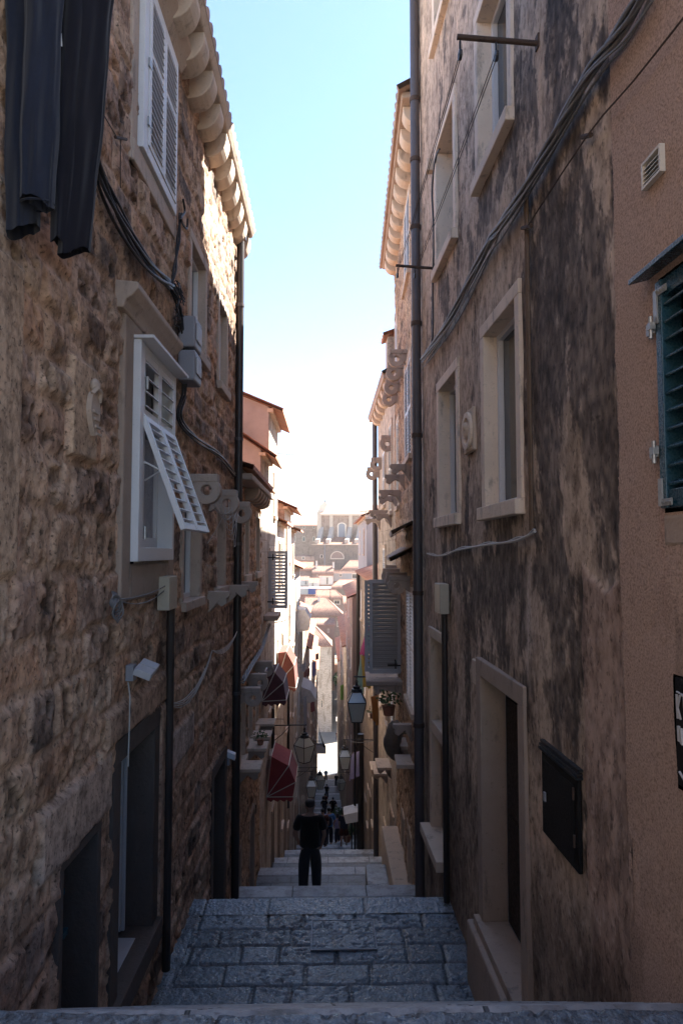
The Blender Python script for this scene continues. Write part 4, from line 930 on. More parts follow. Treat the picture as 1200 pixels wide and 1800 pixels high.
# ================================================================== generic street building
def building(name, loc, label, F, u0, u1, zb, ze, depth=6, rise=1.5, mat='mas_brown', roof='tile', wins=(), eave=.3, group=None, corb=0, hf=None, hip=(0, 0), pitch=.22, chim=(), endmat=None, gable=True, doors=()):
    b = thing(name, loc or F.p((u0+u1)/2, -.5, zb), label, 'house', group); o = []
    for wdef in wins:
        r, kw = wdef; w_, h = stone_window(F, r, b, **kw); o.append(h)
    if hf: heightfield('wall', framesurf(F), lines(u0, u1, hf[0], o, 0), lines(zb, ze, hf[1], o, 2), o, hf[2], hf[3], b)
    else:
        ul = sorted(set([u0, u1]+[x for r in o for x in r[:2]])); zl = sorted(set([zb, ze]+[x for r in o for x in r[2:]])); s = MB()
        for i in range(len(ul)-1):
            for j in range(len(zl)-1):
                uc, zc = (ul[i]+ul[i+1])/2, (zl[j]+zl[j+1])/2
                if any(r[0] < uc < r[1] and r[2] < zc < r[3] for r in o): continue
                s.add([F.p(ul[i], 0, zl[j]), F.p(ul[i+1], 0, zl[j]), F.p(ul[i+1], 0, zl[j+1]), F.p(ul[i], 0, zl[j+1])], [(0, 1, 2, 3)])
        s.build('wall', mat, b, fix=False)
    for uu, hp in ((u0+.012, hip[0]), (u1-.012, hip[1])):
        s = MB(); pts = [F.p(uu, -.012, zb), F.p(uu, -depth, zb), F.p(uu, -depth, ze)]+([] if hp else [F.p(uu, -depth/2, ze+rise*.97)])+[F.p(uu, -.012, ze)]
        s.prism(pts, F.t*(.1 if uu < (u0+u1)/2 else -.1)); s.build('end_wall', endmat or mat, b)
    MB().fb(F, u0+.02, u1-.02, -depth+.02, -depth+.3, zb, ze).build('back_wall', mat, b)
    d = depth/2; e = eave; sl = rise/d
    A = F.p(u0-.12, e, ze-e*sl+.04); B = F.p(u1+.12, e, ze-e*sl+.04)
    hx0 = hip[0]*d*.9; hx1 = hip[1]*d*.9
    Cc = F.p(u1+.12-hx1, -d, ze+rise+.04); D = F.p(u0-.12+hx0, -d, ze+rise+.04)
    rf = corr(A, B, Cc, D, pitch, .05, rows=0).build('roof', roof, b, smooth=True, fix=False)
    A2 = F.p(u0-.12, -depth-e, ze-e*sl+.04); B2 = F.p(u1+.12, -depth-e, ze-e*sl+.04)
    corr(A2, B2, Cc, D, pitch, .05).build('roof_slope', roof, rf, smooth=True, fix=False)
    for k, (P0, P1, PP) in enumerate(((A, A2, D), (B, B2, Cc))):
        if hip[k]: corr(P0, P1, PP+(P1-P0)*.002, PP-(P1-P0)*.002, pitch, .05).build('roof_slope', roof, rf, smooth=True, fix=False)
    s = MB(); s.tube([D+Vector((0, 0, .05)), Cc+Vector((0, 0, .05))], .09, 8)
    if hip[1]: s.tube([Cc+Vector((0, 0, .05)), B+Vector((0, 0, .05))], .09, 8)
    if hip[0]: s.tube([D+Vector((0, 0, .05)), A+Vector((0, 0, .05))], .09, 8)
    s.build('ridge_tile', roof, rf)
    MB().fb(F, u0-.02, u1+.02, -.05, min(.1, e*.5), ze-.14, ze-e*.3*sl).build('cornice', 'trim', b)
    for (cu, cn, ch) in chim:
        zz = ze+rise*(1-abs(-cn-d)/d); q = MB(); q.fb(F, cu-.3, cu+.3, cn-.3, cn+.3, zz-.3, zz+ch); q = q.build('chimney', 'plaster_pale', rf); MB().fb(F, cu-.38, cu+.38, cn-.38, cn+.38, zz+ch, zz+ch+.12).build('chimney_cap', roof, q)
    return b
G1 = 'houses stepping down the left side of the alley'; G2 = 'houses stepping down the right side of the alley'
BR = [(.32, .235, .17), (.25, .18, .13), (.36, .265, .19), (.20, .145, .11), (.29, .205, .145), (.40, .30, .22)]
K = lambda **k: k
# ---- L2
wl = [((12.2, 13.05, -.55, .85), K(kind='dark', fw=.13, depth=.18)), ((14.1, 15.15, -.55, .85), K(kind='dark', fw=.13, depth=.2)),
      ((11.85, 12.65, -3.75, -2.5), K(kind='sash', fw=.1, depth=.15, split=2)), ((13.05, 13.85, -3.75, -2.5), K(kind='sash', fw=.1, depth=.15)), ((14.3, 15.05, -3.75, -2.5), K(kind='sash', fw=.1, depth=.15)),
      ((11.5, 12.2, -7, -4.95), K(kind='door', fw=.11, name='doorway', trim='trim_dark')), ((13.4, 14.4, -7.6, -5.05), K(kind='door', fw=.13, name='doorway', trim='trim_dark'))]
L2 = building('stone_house', None, 'warm brown stone house just past the left drainpipe', FL2, 11.0, 15.4, -9, 1.4, 6, .9, 'mas_brown', wins=wl, eave=.32,
              hf=(.04, .03, rubble_fn(61, BR, (.30, .21, .145), rh=(.16, .3), bw=(.2, .5), amp=.045, rough=.03), 'rubble'), group=G1)
for k in range(6): corbel(FL2, 12.4+.5*k, 12.62+.5*k, 1.16, .26, .24, L2, 'trim_dark')
MB().fb(FL2, 11, 15.42, -.05, .29, 1.165, 1.27).build('eave_slab', 'bracket', L2, bevel=.02)
for u, z in ((11.8, -2.3), (13.0, -2.28), (14.3, -2.25)): ring_bracket(FL2, u, z, .40, L2, ro=.15, ri=.05)
for u in (11.9, 13.1, 13.9, 14.9): scroll_bracket(FL2, u, -3.68, .36, L2, h=.24); MB().fb(FL2, u-.25, u+.25, .0, .39, -3.68, -3.62).build('sill', 'trim', L2, bevel=.01)
for u in (11.6,): scroll_bracket(FL2, u, -.5, .33, L2, h=.25)
# ---- L3b, L3, L3c...
building('plaster_house', None, 'low orange plastered house whose tiled verge rises behind the left drainpipe', FL2, 15.45, 17.45, -9.5, 2.33, 5, 1.7, 'mas_pale', wins=[], eave=.34, endmat='plaster_orange', group=G1)
sh3 = [((18.9, 19.8, -11, -7.0), K(kind='door', fw=.12, name='doorway', trim='trim_dark')), ((17.8, 18.5, -5.3, -4.1), K(kind='sash', fw=.1)), ((19.1, 19.8, -5.3, -4.1), K(kind='dark', fw=.1)),((17.7, 18.5, -1.55, .1), K(kind='dark', fw=.1)), ((18.9, 19.7, .9, 2.2), K(kind='closed', fw=.1, fmat='greypaint')), ((18.9, 19.7, -1.5, 0), K(kind='closed', fw=.1, fmat='greypaint'))]
L3 = building('plaster_house', None, 'tallest orange gabled house on the left with sunlit white street front', FL2, 17.5, 20.6, -11, 3.75, 6, 1.25, 'mas_pale', wins=sh3, eave=.36, endmat='plaster_orange', group=G1)
def sw(u0, u1, zt, zb, n, h=1.5, kind='closed', f='greypaint', w_=.9, rows=2, dz=3.0):
    out = []
    for r in range(rows):
        for k in range(n):
            u = u0+(u1-u0)*(k+.5)/n; z = zt-.6-r*dz
            if z-h > zb: out.append(((u-w_/2, u+w_/2, z-h, z), K(kind=kind if (k+r) % 2 else 'dark', fw=.1, fmat=f)))
    return out
def dr(u0, u1, n):
    out = []
    for k in range(n):
        u = u0+(u1-u0)*(k+.5)/n; z = zstreet(u)
        out.append(((u-.5, u+.5, z-.6, z+2.1), K(kind='door', fw=.13, name='doorway', trim='trim_dark')))
        if k < n-1 or n == 1: out.append(((u+.9, u+1.7, z+.3, z+1.9), K(kind='dark', fw=.11, trim='trim')))
    return out
building('stone_house', None, 'sunlit pale stone house below the tall orange gable', FL2, 20.65, 23.95, -12.5, .95, 6, 1.2, 'mas_pale', wins=sw(20.65, 23.95, .95, -6.5, 2, f='white', rows=3)+dr(20.65, 22.8, 1), eave=.3, group=G1)
building('stone_house', None, 'narrow house with shaded brick gable and jutting tile eave on the left', FL2, 24.0, 28.5, -14, 1.66, 6, 1.3, 'mas_pale', wins=sw(24, 28.5, 1.6, -8, 2, f='white', rows=3)+dr(24, 28, 2), eave=.45, endmat='mas_brown', group=G1)
building('stone_house', None, 'second narrow gabled house on the left below the jutting eave', FL2, 28.6, 31.4, -15, 1.0, 6, 1.2, 'mas_pale', wins=sw(28.6, 31.4, 1, -12, 1, f='white', rows=3), eave=.4, endmat='mas_brown', group=G1)
building('stone_house', None, 'white house with a bright clay tile corner on the left', FL2, 31.5, 38, -17.5, -.65, 6, 1.3, 'plaster_pale', wins=sw(31.5, 38, -.7, -11, 2, f='white', rows=3)+dr(31.6, 37, 2), eave=.4, endmat='plaster_pale', group=G1)
building('stone_house', None, 'pale house behind the striped flags on the left', FL2, 38.1, 50, -22, -3.9, 7, 1.6, 'mas_pale', wins=sw(38, 50, -4, -14.5, 3, f='white', rows=3)+dr(38.5, 49, 3), eave=.4, group=G1)
building('stone_house', None, 'brown stone house lower down the left side of the street', FL2, 50.1, 70, -29, -6.9, 7, 1.8, 'mas_pale', wins=sw(50, 70, -7, -24, 4, f='greypaint', rows=4, h=1.8, w_=1.2), eave=.4, group=G1)
building('stone_house', None, 'tall house on the left near the foot of the steps', FL2, 70.1, 90, -34, -11, 8, 2, 'mas_brown', wins=sw(70, 90, -11, -28, 4, f='greypaint', rows=4, h=1.8, w_=1.2), eave=.4, group=G1)
building('stone_house', None, 'last house on the left beside the bright plaza', FL2, 90.1, 112, -37, -15.3, 8, 2, 'mas_brown', wins=sw(90, 112, -15.5, -32, 4, f='greypaint', rows=4, h=1.8, w_=1.2), eave=.4, group=G1)
# ---- R2 .. R8
wr = [((11.3, 12.95, -2.75, -.6), K(kind='closed', fw=.1, depth=.08, fmat='white')), ((11.6, 13.1, 1.6, 3.55), K(kind='closed', fw=.1, depth=.08, fmat='white')), ((11.7, 13.0, 4.9, 6.6), K(kind='closed', fw=.1, depth=.08, fmat='white')),
      ((14.95, 15.8, 3.9, 5.3), K(kind='closed', fw=.1, depth=.08, fmat='white')), ((14.4, 15.3, -2.6, -.55), K(kind='dark', fw=.1)), ((14.6, 15.5, .9, 3.0), K(kind='closed', fw=.1, depth=.08, fmat='offwhite')),
      ((10.4, 11.1, -6.5, -4.2), K(kind='door', fw=.1, name='doorway', trim='trim_dark')), ((12.0, 12.9, -7.3, -4.9), K(kind='door', fw=.1, name='doorway')), ((13.6, 14.5, -7.8, -5.2), K(kind='door', fw=.1, name='doorway'))]
R2 = building('stone_house', None, 'tall brown stone house behind the right drainpipe with a row of stone brackets', FR2, 9.8, 16, -9.5, 7.0, 6, 1.6, 'mas_brown', roof='tile_old', wins=wr, eave=.36,
              hf=(.045, .035, rubble_fn(91, BR+[(.36, .27, .19)], (.33, .24, .17), rh=(.22, .34), bw=(.3, .7), amp=.03, rough=.028), 'rubble'), group=G2)
MB().fb(FR2, 9.8, 16.05, -.05, .30, 6.78, 6.88).build('eave_slab', 'bracket', R2, bevel=.02)
for k in range(11): corbel(FR2, 10.0+.55*k, 10.27+.55*k, 6.78, .26, .28, R2)
for u, z, L in ((12.6, 3.78, .36), (13.4, 3.72, .36), (14.2, 3.62, .36), (15.1, 3.58, .36), (12.0, -.42, .42), (12.9, -.38, .42), (14.9, -.36, .4), (15.6, -.3, .3)): ring_bracket(FR2, u, z, L, R2, ro=.155, ri=.055)
for u, z, L in ((12.1, 1.56, .36), (13.2, 1.5, .40), (14.3, 1.3, .46), (15.3, 1.25, .44), (11.9, -2.95, .34), (12.9, -3.6, .30)): scroll_bracket(FR2, u, z, L, R2, h=.3)
for (a, b, z) in ((11.0, 13.3, .42), (11.6, 14.6, -.02)):
    corr(FR2.p(a, .40, z-.12), FR2.p(b, .30, z-.12), FR2.p(b, -.02, z+.08), FR2.p(a, -.02, z+.08), .24, .045).build('door_canopy', 'bracket', R2, smooth=True, fix=False)
for u in (11.9, 13.0, 14.2): MB().fb(FR2, u-.3, u+.3, 0, .30, -3.62, -3.55).build('sill', 'trim', R2, bevel=.01)
# unseen block added on the roof to cast the left wall's slanting shadow
MB().hexa([FR2.p(9.8, -2.2, 7), FR2.p(13.0, -2.2, 7), FR2.p(13.0, -.5, 7), FR2.p(9.8, -.5, 7), FR2.p(9.8, -2.2, 9.1), FR2.p(13.0, -2.2, 7.6), FR2.p(13.0, -.5, 7.1), FR2.p(9.8, -.5, 8.6)]).build('shadow_block', 'plaster_pale', R2)
# open shutters (right and left side)
def openleaf(F, u, z0, z1, wd, parent, mat, ang=90, pitch=.085):
    s = MB(); dirv = (F.n*math.sin(R(ang))+F.t*math.cos(R(ang))); leaf(s, F.p(u, .02, z0), dirv*wd, Vector((0, 0, z1-z0)), rails=(0, 1), pitch=pitch, slat=.066, tilt=-48, st=.07, th=.045, flip=-1)
    sh = s.build('shutter', mat, parent)
    for z in (z0+.15, z1-.18):
        q = MB(); q.ob(F.p(u, .0, z)-F.t*.05, F.n*.3, F.t*.012, Vector((0, 0, .03))); q.ob(F.p(u, .12, z-.05)-F.t*.052, F.n*.03, F.t*.012, Vector((0, 0, .16))); q.build('strap_hinge', 'iron', sh)
    return sh
openleaf(FR2, 14.35, -2.52, -.58, .66, R2, 'greypaint'); openleaf(FR2, 14.45, -2.5, -.6, .75, R2, 'greypaint')
MB().fb(FR2, 14.0, 15.9, 0, .75, -2.72, -2.62).build('balcony_slab', 'bracket', R2, bevel=.02)
for u in (14.1, 15.2): scroll_bracket(FR2, u, -2.72, .6, R2, h=.3)
openleaf(FL2, 17.35, -1.42, .02, .48, L3, 'greypaint', pitch=.085)
MB().fb(FL2, 16.2, 17.3, 0, .34, -1.62, -1.5).build('stone_ledge', 'trim_dark', L3, bevel=.02)
R3 = building('stone_house', None, 'pale pink stone house beyond the row of brackets on the right', FR3, 16.05, 21.5, -12, 4.35, 6, 1.5, 'mas_pale', roof='tile_old', eave=.3, group=G2,
              wins=[((17.9, 18.6, -4.6, -3.2), K(kind='dark', fw=.1)), ((16.5, 17.3, -4.4, -2.8), K(kind='closed', fw=.1, fmat='white')), ((20.2, 20.9, -4.6, -3.0), K(kind='closed', fw=.1, fmat='white')), ((16.6, 17.6, .9, 3.3), K(kind='closed', fw=.1, depth=.07, fmat='offwhite')), ((18.6, 19.6, 1.2, 2.9), K(kind='closed', fw=.1, depth=.07, fmat='white')), ((18.6, 19.6, -1.6, .2), K(kind='closed', fw=.1, depth=.07, fmat='white')), ((16.6, 17.6, -8.8, -6.3), K(kind='door', fw=.1, name='doorway')), ((18.8, 19.6, -9.6, -7.4), K(kind='door', fw=.1, name='doorway'))])
MB().fb(FR3, 16.0, 21.55, -.05, .28, 4.12, 4.24).build('eave_slab', 'bracket', R3, bevel=.02)
for k in range(6): corbel(FR3, 16.3+.85*k, 16.6+.85*k, 4.12, .24, .26, R3)
for u, z, L in ((16.9, 2.9, .3), (19.8, 2.75, .36), (20.9, 2.6, .42)): ring_bracket(FR3, u, z, L, R3, ro=.19, ri=.06)
for u, z, L in ((18.0, 1.1, .5), (20.6, 1.0, .46), (17.0, .95, .4)): scroll_bracket(FR3, u, z, L, R3, h=.34)
for u, z in ((17.6, -5.4), (18.7, -5.9), (20.0, -6.2)): scroll_bracket(FR3, u, z, .34, R3, h=.28); MB().fb(FR3, u-.4, u+.4, 0, .36, z, z+.07).build('sill', 'trim', R3, bevel=.01)
cap = thing('chimney', FR3.p(16.1, 0, 5), 'small tile capped chimney at the junction of the right roofs', 'chimney')
MB().fb(FR3, 15.9, 16.4, -.3, .18, 4.3, 5.1).build('stack', 'mas_pale', cap); corr(FR3.p(15.8, .28, 5.12), FR3.p(16.5, .28, 5.12), FR3.p(16.5, -.35, 5.35), FR3.p(15.8, -.35, 5.35), .18, .05).build('cap', 'tile', cap, fix=False)
tag(MB().tube([FR3.p(21.45, .1, 4.1), FR3.p(21.45, .1, -11)], .08, 12).build('drainpipe', 'pipe2', None), 'slim drainpipe on the pale pink house beyond the brackets', 'pipe')
building('stone_house', None, 'low brown house with a broken tile eave below the pink house', FR4, 21.55, 34.6, -17, -.95, 7, 1.2, 'mas_brown', wins=sw(21.6, 34.6, -1.2, -9, 4, f='white', rows=3)+dr(22, 34, 4), eave=.25, group=G2)
tag(MB().tube([FR4.p(34.5, .1, -1), FR4.p(34.5, .1, -15)], .09, 10).build('drainpipe', 'pipe', None), 'brown drainpipe at the far corner of the low brown right house', 'pipe')
building('plaster_house', None, 'tall grey rendered house showing a tiled gable above the low right roof', Frame(2.02, 0, 0, 1, -1), 34.8, 44.6, -20, 1.9, 6, 1.2, 'plaster_grey', wins=sw(35, 44.5, 1.9, -16, 2, f='white', rows=3), eave=.3, group=G2)
building('stone_house', None, 'pink rendered house with bright tiles lower on the right', FR4, 44.8, 60, -24, -2.9, 6, 1.3, 'plaster_pink', wins=sw(45, 60, -3, -20, 3, f='white', rows=4), eave=.35, group=G2)
building('stone_house', None, 'shadowed stone house farther down the right side', FR4, 60.2, 88, -32, -8.2, 7, 1.6, 'mas_pale', wins=sw(60, 88, -8.5, -28, 5, f='bluepaint', rows=4, h=1.8, w_=1.2), eave=.35, group=G2)
building('stone_house', None, 'last house on the right beside the bright plaza', FR4, 88.2, 112, -37, -13.9, 8, 1.8, 'mas_pale', wins=sw(88, 112, -14, -32, 4, f='greypaint', rows=4, h=1.8, w_=1.2), eave=.35, group=G2)
# ================================================================== walls added inside the near houses to block daylight through doorways
MB().fb(FR, .6, 9.6, -1.6, -1.5, -6, 3.5).build('light_block_wall', 'dark', R1)
MB().fb(FL, 2.3, 10.6, -1.6, -1.5, -6, 5.2).build('light_block_wall', 'dark', L1)
# ================================================================== STOOPS, BENCHES on the right of the second flight
def stoop(px0, px1, Y0, Y1, ztop, label):
    x0 = atY(px0, 1500, Y1).x; x1 = atY(px1, 1500, Y1).x; s = MB(); s.wb(x0, x1, Y0, Y1, ztop-1.4, ztop)
    return tag(s.build('doorstep', 'trim', None, bevel=.025), label, 'doorstep')
s = MB(); s.wb(.78, 1.2, 12.6, 14.3, -8, -6.35); tag(s.build('doorstep', 'nosing', None, bevel=.03), 'lower pale stone doorstep block standing on the second flight', 'doorstep')
s = MB(); s.wb(1.201, 1.56, 12.3, 15.4, -8, -6.02); tag(s.build('doorstep', 'trim', None, bevel=.03), 'higher stone doorstep block against the right wall', 'doorstep')
# ================================================================== STREET LAMPS
def lamp_proto():
    r = thing('street_lamp', (0, 0, 0), 'lamp', 'lamp', 'lanterns hanging over the alley')
    def sq(h, z): return [Vector((h*math.cos(PI/4+k*PI/2)*1.414, h*math.sin(PI/4+k*PI/2)*1.414, z)) for k in range(4)]
    T, Mi, B = sq(.10, -.12), sq(.205, -.34), sq(.115, -.78); s = MB()
    for A, Bq in ((T, Mi), (Mi, B)):
        for k in range(4): s.tube([A[k], Bq[k]], .011, 6)
    for A in (T, Mi, B):
        for k in range(4): s.tube([A[k], A[(k+1) % 4]], .012, 6)
    s.build('lamp_frame', 'iron', r)
    g_ = MB()
    for k in range(4):
        g_.add([T[k]*.99, T[(k+1) % 4]*.99, Mi[(k+1) % 4]*.99, Mi[k]*.99], [(0, 1, 2, 3)]); g_.add([Mi[k]*.99, Mi[(k+1) % 4]*.99, B[(k+1) % 4]*.99, B[k]*.99], [(0, 1, 2, 3)])
    for v in g_.v: v.z *= 1.0
    g_.build('lamp_glass', 'lampglass', r, fix=True)
    s = MB(); s.tube([(0, 0, -.125), (0, 0, -.06), (0, 0, -.055), (0, 0, .0), (0, 0, .02), (0, 0, .07)], [.135, .11, .075, .085, .04, .02], 12); s.build('crown', 'iron', r)
    s = MB(); s.tube([(0, 0, .06), (0, 0, .2)], .012, 6); s.ring((0, 0, .1), (0, 1, 0), (0, 0, 1), .035, .02, .015, 12); s.build('hanger', 'iron', r)
    s = MB(); s.tube([(0, 0, -.66), (0, 0, -.5), (0, 0, -.36)], [.03, .05, .035], 10); s.build('bulb', 'bulb', r)
    return r
lp = lamp_proto(); first = True
def lamp(px, py, Y, wallx, rot, label, s_=1.):
    global first
    l = lp if first else copy_tree(lp); first = False
    q = atY(px, py, Y); l.location = q; l['label'] = label; l.rotation_euler = (0, 0, rot); l.scale = (s_, s_, s_)
    sgn = 1 if wallx > q.x else -1; A = Vector((wallx+sgn*.02, Y, q.z+.2*s_)); E = Vector((q.x-sgn*.06, Y, q.z+.2*s_+.01))
    L = abs(wallx-q.x); b = tag(MB().tube([A, E], .016, 8).build('lamp_bracket', 'iron', None), 'iron wall bracket of the '+' '.join(label.replace(',', '').split()[:9]), 'bracket', 'lamp brackets')
    s = MB(); s.tube([Vector((wallx, Y, q.z-.25*s_)), Vector((wallx-sgn*L*.3, Y, q.z-.05)), Vector((wallx-sgn*L*.55, Y, q.z+.19*s_))], .010, 6); s.build('brace', 'iron', b)
    return l
lamp(626.5, 1206, 14.8, 1.57, 0, 'nearest lantern, hanging on the right below the grey open shutter', .95)
lamp(535, 1288, 19, -1.5, PI/4, 'large lantern over the left side of the steps beside the crimson awning', 1.0)
lamp(606, 1311, 24.5, 1.65, 0, 'second lantern on the right, above the lilac cloth', 1.)
lamp(547.5, 1365, 28, -1.5, 0, 'small lantern on the left right above the head of the man in black', 1.)
lamp(562, 1357, 35, -1.5, .3, 'small lantern farther down on the left beside the paving', 1.05)
lamp(599, 1364, 40, 1.65, .5, 'pale yellowish lantern farthest down on the right', 1.)
# ================================================================== AWNINGS
def awning(u, zp, prof, length, mat, label, ribs=True, x0=-1.5, valance=.1):
    """prof: list of (n,z) rel. to the pivot from top at the wall round to the hem"""
    a = thing('awning', (x0, u+length/2, zp-.2), label, 'awning', 'canvas awnings on the left'); F = Frame(x0, 0, 0, 1, 1)
    poly = [(0.01, 0)]+prof; s = MB(); k = len(poly)
    vs = [F.p(u, n, zp+z) for n, z in poly]+[F.p(u+length, n, zp+z) for n, z in poly]
    fs = [(0, i, i+1) for i in range(1, k-1)]+[(k, k+i+1, k+i) for i in range(1, k-1)]+[(i, i+1, k+i+1, k+i) for i in range(1, k-1)]
    s.add(vs, fs); s.build('canvas', mat, a, fix=False)
    v = MB(); nl, zl = prof[-1]; m = 10; vv = []; 
    path = [F.p(u, nl*t, zp+zl*t) for t in (0, .5, 1)]
    pts = [F.p(u, .02, zp), F.p(u, nl, zp+zl), F.p(u+length, nl, zp+zl)]
    for A, B in ((pts[0], pts[1]), (pts[1], pts[2])):
        for i in range(12):
            p0 = A.lerp(B, i/12); p1 = A.lerp(B, (i+1)/12); dz = valance*(1+.3*math.sin(i*PI/1.5)); v.add([p0, p1, p1-Vector((0, 0, dz)), p0-Vector((0, 0, valance*(1+.3*math.sin((i-1)*PI/1.5))))], [(0, 1, 2, 3)])
    v.build('valance', mat, a, fix=False)
    for n, z in prof:
        s = MB(); q = [F.p(u-.012, .01, zp), F.p(u-.012, n*1.01, zp+z*1.01), F.p(u+length+.012, n*1.01, zp+z*1.01), F.p(u+length+.012, .01, zp)]; s.tube(q, .011, 6); s.build('rib', 'offwhite', a)
    return a
awning(15.9, -3.42, [(.05, .62), (.30, .66), (.50, .42), (.56, .03)], 1.2, 'maroon', 'folded maroon canvas awning with cream ribs below the stone brackets')
awning(20.4, -3.9, [(.05, .92), (.30, .95), (.52, .55), (.58, -.1)], 1.6, 'redorange', 'sunlit faded red awning just behind the maroon one')
awning(17.3, -6.05, [(.12, .98), (.55, .75), (.72, .35), (.66, .0)], 1.3, 'crimson', 'crimson canvas awning low on the left above the steps')
awning(33.0, -3.75, [(.05, 1.0), (.45, .95), (.70, .55), (.62, .1)], 2.2, 'pinkwhite', 'large bleached white and pink awning in full sun on the left')
awning(39.5, -8.6, [(.05, .9), (.55, .7), (.85, .2)], 3.0, 'pinkwhite', 'small pale awning below the white and red flags on the left')
# parasol and restaurant canopy lower right
pz = zstreet(30)
pr = thing('parasol', (1.0, 30, pz), 'white square market parasol leaning over the right side of the steps', 'parasol')
q = atY(618, 1424, 30); s = MB(); s.add([(q.x-.36, 29.5, q.z-.02), (q.x+.36, 29.5, q.z+.14), (q.x+.36, 30.4, q.z+.14), (q.x-.36, 30.4, q.z-.0), (q.x, 30, q.z+.22), (q.x-.26, 29.45, q.z-.36), (q.x+.36, 29.45, q.z-.26)], [(0, 1, 4), (1, 2, 4), (2, 3, 4), (3, 0, 4), (0, 5, 6, 1)])
s.build('canopy', 'white', pr, fix=False); MB().tube([(q.x, 30, pz-.2), (q.x, 30, q.z+.2)], .03, 8).build('pole', 'iron', pr)
# ================================================================== CLOTHS, LAUNDRY, FLAGS
def drape(name, a, b, c, d, mat, label, cat='cloth', fold=.05, nf=5, group=None, seed=0, n=22):
    """a,b top corners; d,c bottom corners"""
    a, b, c, d = map(Vector, (a, b, c, d)); nrm = (b-a).cross(d-a).normalized(); s = MB(); m = 14; vs = []
    for lay in (0, .006):
        for j in range(m+1):
            for i in range(n+1):
                t = i/n; h = j/m; q = a.lerp(b, t).lerp(d.lerp(c, t), h); vs.append(q+nrm*(fold*math.sin(t*nf*2*PI+seed+h)*(.3+.7*h)+lay)+Vector((0, 0, -.02*math.sin(t*3*PI+seed)*h)))
    K0 = (n+1)*(m+1)
    fs = [(j*(n+1)+i, j*(n+1)+i+1, (j+1)*(n+1)+i+1, (j+1)*(n+1)+i) for j in range(m) for i in range(n)]
    fs += [(K0+p, K0+t, K0+r, K0+q_) for p, q_, r, t in fs]
    return tag(s.add(vs, fs).build(name, mat, None, smooth=True, fix=False), label, cat, group)
A_ = lambda x, y, Y: atY(x, y, Y)
drape('hanging_cloth', A_(645, 1084, 19), A_(656, 1092, 18.6), A_(635, 1228, 18.6), A_(619, 1240, 19), 'teal', 'long pale teal cloth sloping down beside the grey shutter', fold=.03, nf=3)
drape('laundry', A_(649, 1100, 17), A_(645, 1103, 18), A_(633, 1150, 18), A_(641, 1152, 17), 'magenta', 'bright magenta cloth hanging between the teal cloth and the grey shutter', 'laundry', .02, 3, 'coloured laundry on the right')
drape('laundry', A_(634, 1152, 18), A_(648, 1152, 17.2), A_(650, 1210, 17.2), A_(637, 1206, 18), 'yellow', 'patterned yellow laundry hanging behind the nearest lantern', 'laundry', .03, 3, 'coloured laundry on the right')
drape('laundry', A_(651, 1225, 16), A_(664, 1222, 15.5), A_(663, 1275, 15.5), A_(655, 1262, 16), 'orange', 'orange cloth hanging beside the right drainpipes below the balcony slab', 'laundry', .03, 3, 'coloured laundry on the right')
drape('laundry', A_(617, 1328, 24), A_(622, 1322, 23.5), A_(621, 1368, 23.5), A_(613, 1372, 24), 'lilac', 'lilac blue cloth hanging below the second right lantern', 'laundry', .03, 2, 'coloured laundry on the right')
drape('laundry', A_(626, 1322, 23), A_(631, 1320, 22.5), A_(630, 1364, 22.5), A_(625, 1366, 23), 'lilac', 'lilac strip of cloth nearest the brown right wall', 'laundry', .03, 2, 'coloured laundry on the right')
for i, (x, y, Y, w_, h_, mt, lb) in enumerate(((531, 1170, 40, 12, 12, 'greycloth', 'white and red flag strip, highest of the flags on the left'), (540, 1178, 42, 10, 12, 'redorange', 'orange red flag strip beside the white one on the left'), (552, 1165, 46, 8, 24, 'lilac', 'blue grey cloth hanging above the left side of the lower street'), (549, 1232, 44, 7, 20, 'crimson', 'red cloth low on the left near the hanging rope'), (536, 1225, 36, 5, 60, 'greycloth', 'long grey cloth strip on the left above the large lantern'), (557, 1150, 50, 5, 10, 'darkred', 'small dark red cloth near the left roof edge'))):
    drape('banner', A_(x-w_/2, y, Y), A_(x+w_/2, y-w_*.4, Y+1), A_(x+w_/2, y+h_-w_*.2, Y+1), A_(x-w_/2, y+h_, Y), mt, lb, 'banner', .03, 2, 'cloth strips hanging on the left', i)
drape('laundry', A_(598, 1205, 60), A_(604, 1203, 60), A_(604, 1230, 60), A_(598, 1230, 60), 'green', 'green cloth beside the narrow right side of the lower street', 'laundry', .05, 2, 'coloured laundry on the right')
s = MB(); s.tube(sag(A_(558, 1270, 60), A_(570, 1312, 58), .2), [.02+.10*(i/14)**3 for i in range(15)], 6); tag(s.build('hanging_rope', 'black', None), 'dark rope trailing across the bright plaza view', 'rope')
# net sack hanging on right
s = MB(); c0 = A_(695, 1268, 12.5); 
pts = [c0, c0+Vector((-.02, 0, -.15)), c0+Vector((-.06, 0, -.4)), c0+Vector((0, 0, -.62)), c0+Vector((.06, 0, -.72))]; s.tube(smoothpath(pts, 4), [.05+.11*math.sin(PI*min(1, (i+1)/15)) for i in range(17)], 12)
for v in s.v: v += Vector((random.uniform(-1, 1), random.uniform(-1, 1), random.uniform(-1, 1)))*.014
tag(s.build('net_sack', 'burlap', None, smooth=True), 'brown knotted net sack hanging on the right wall', 'sack')
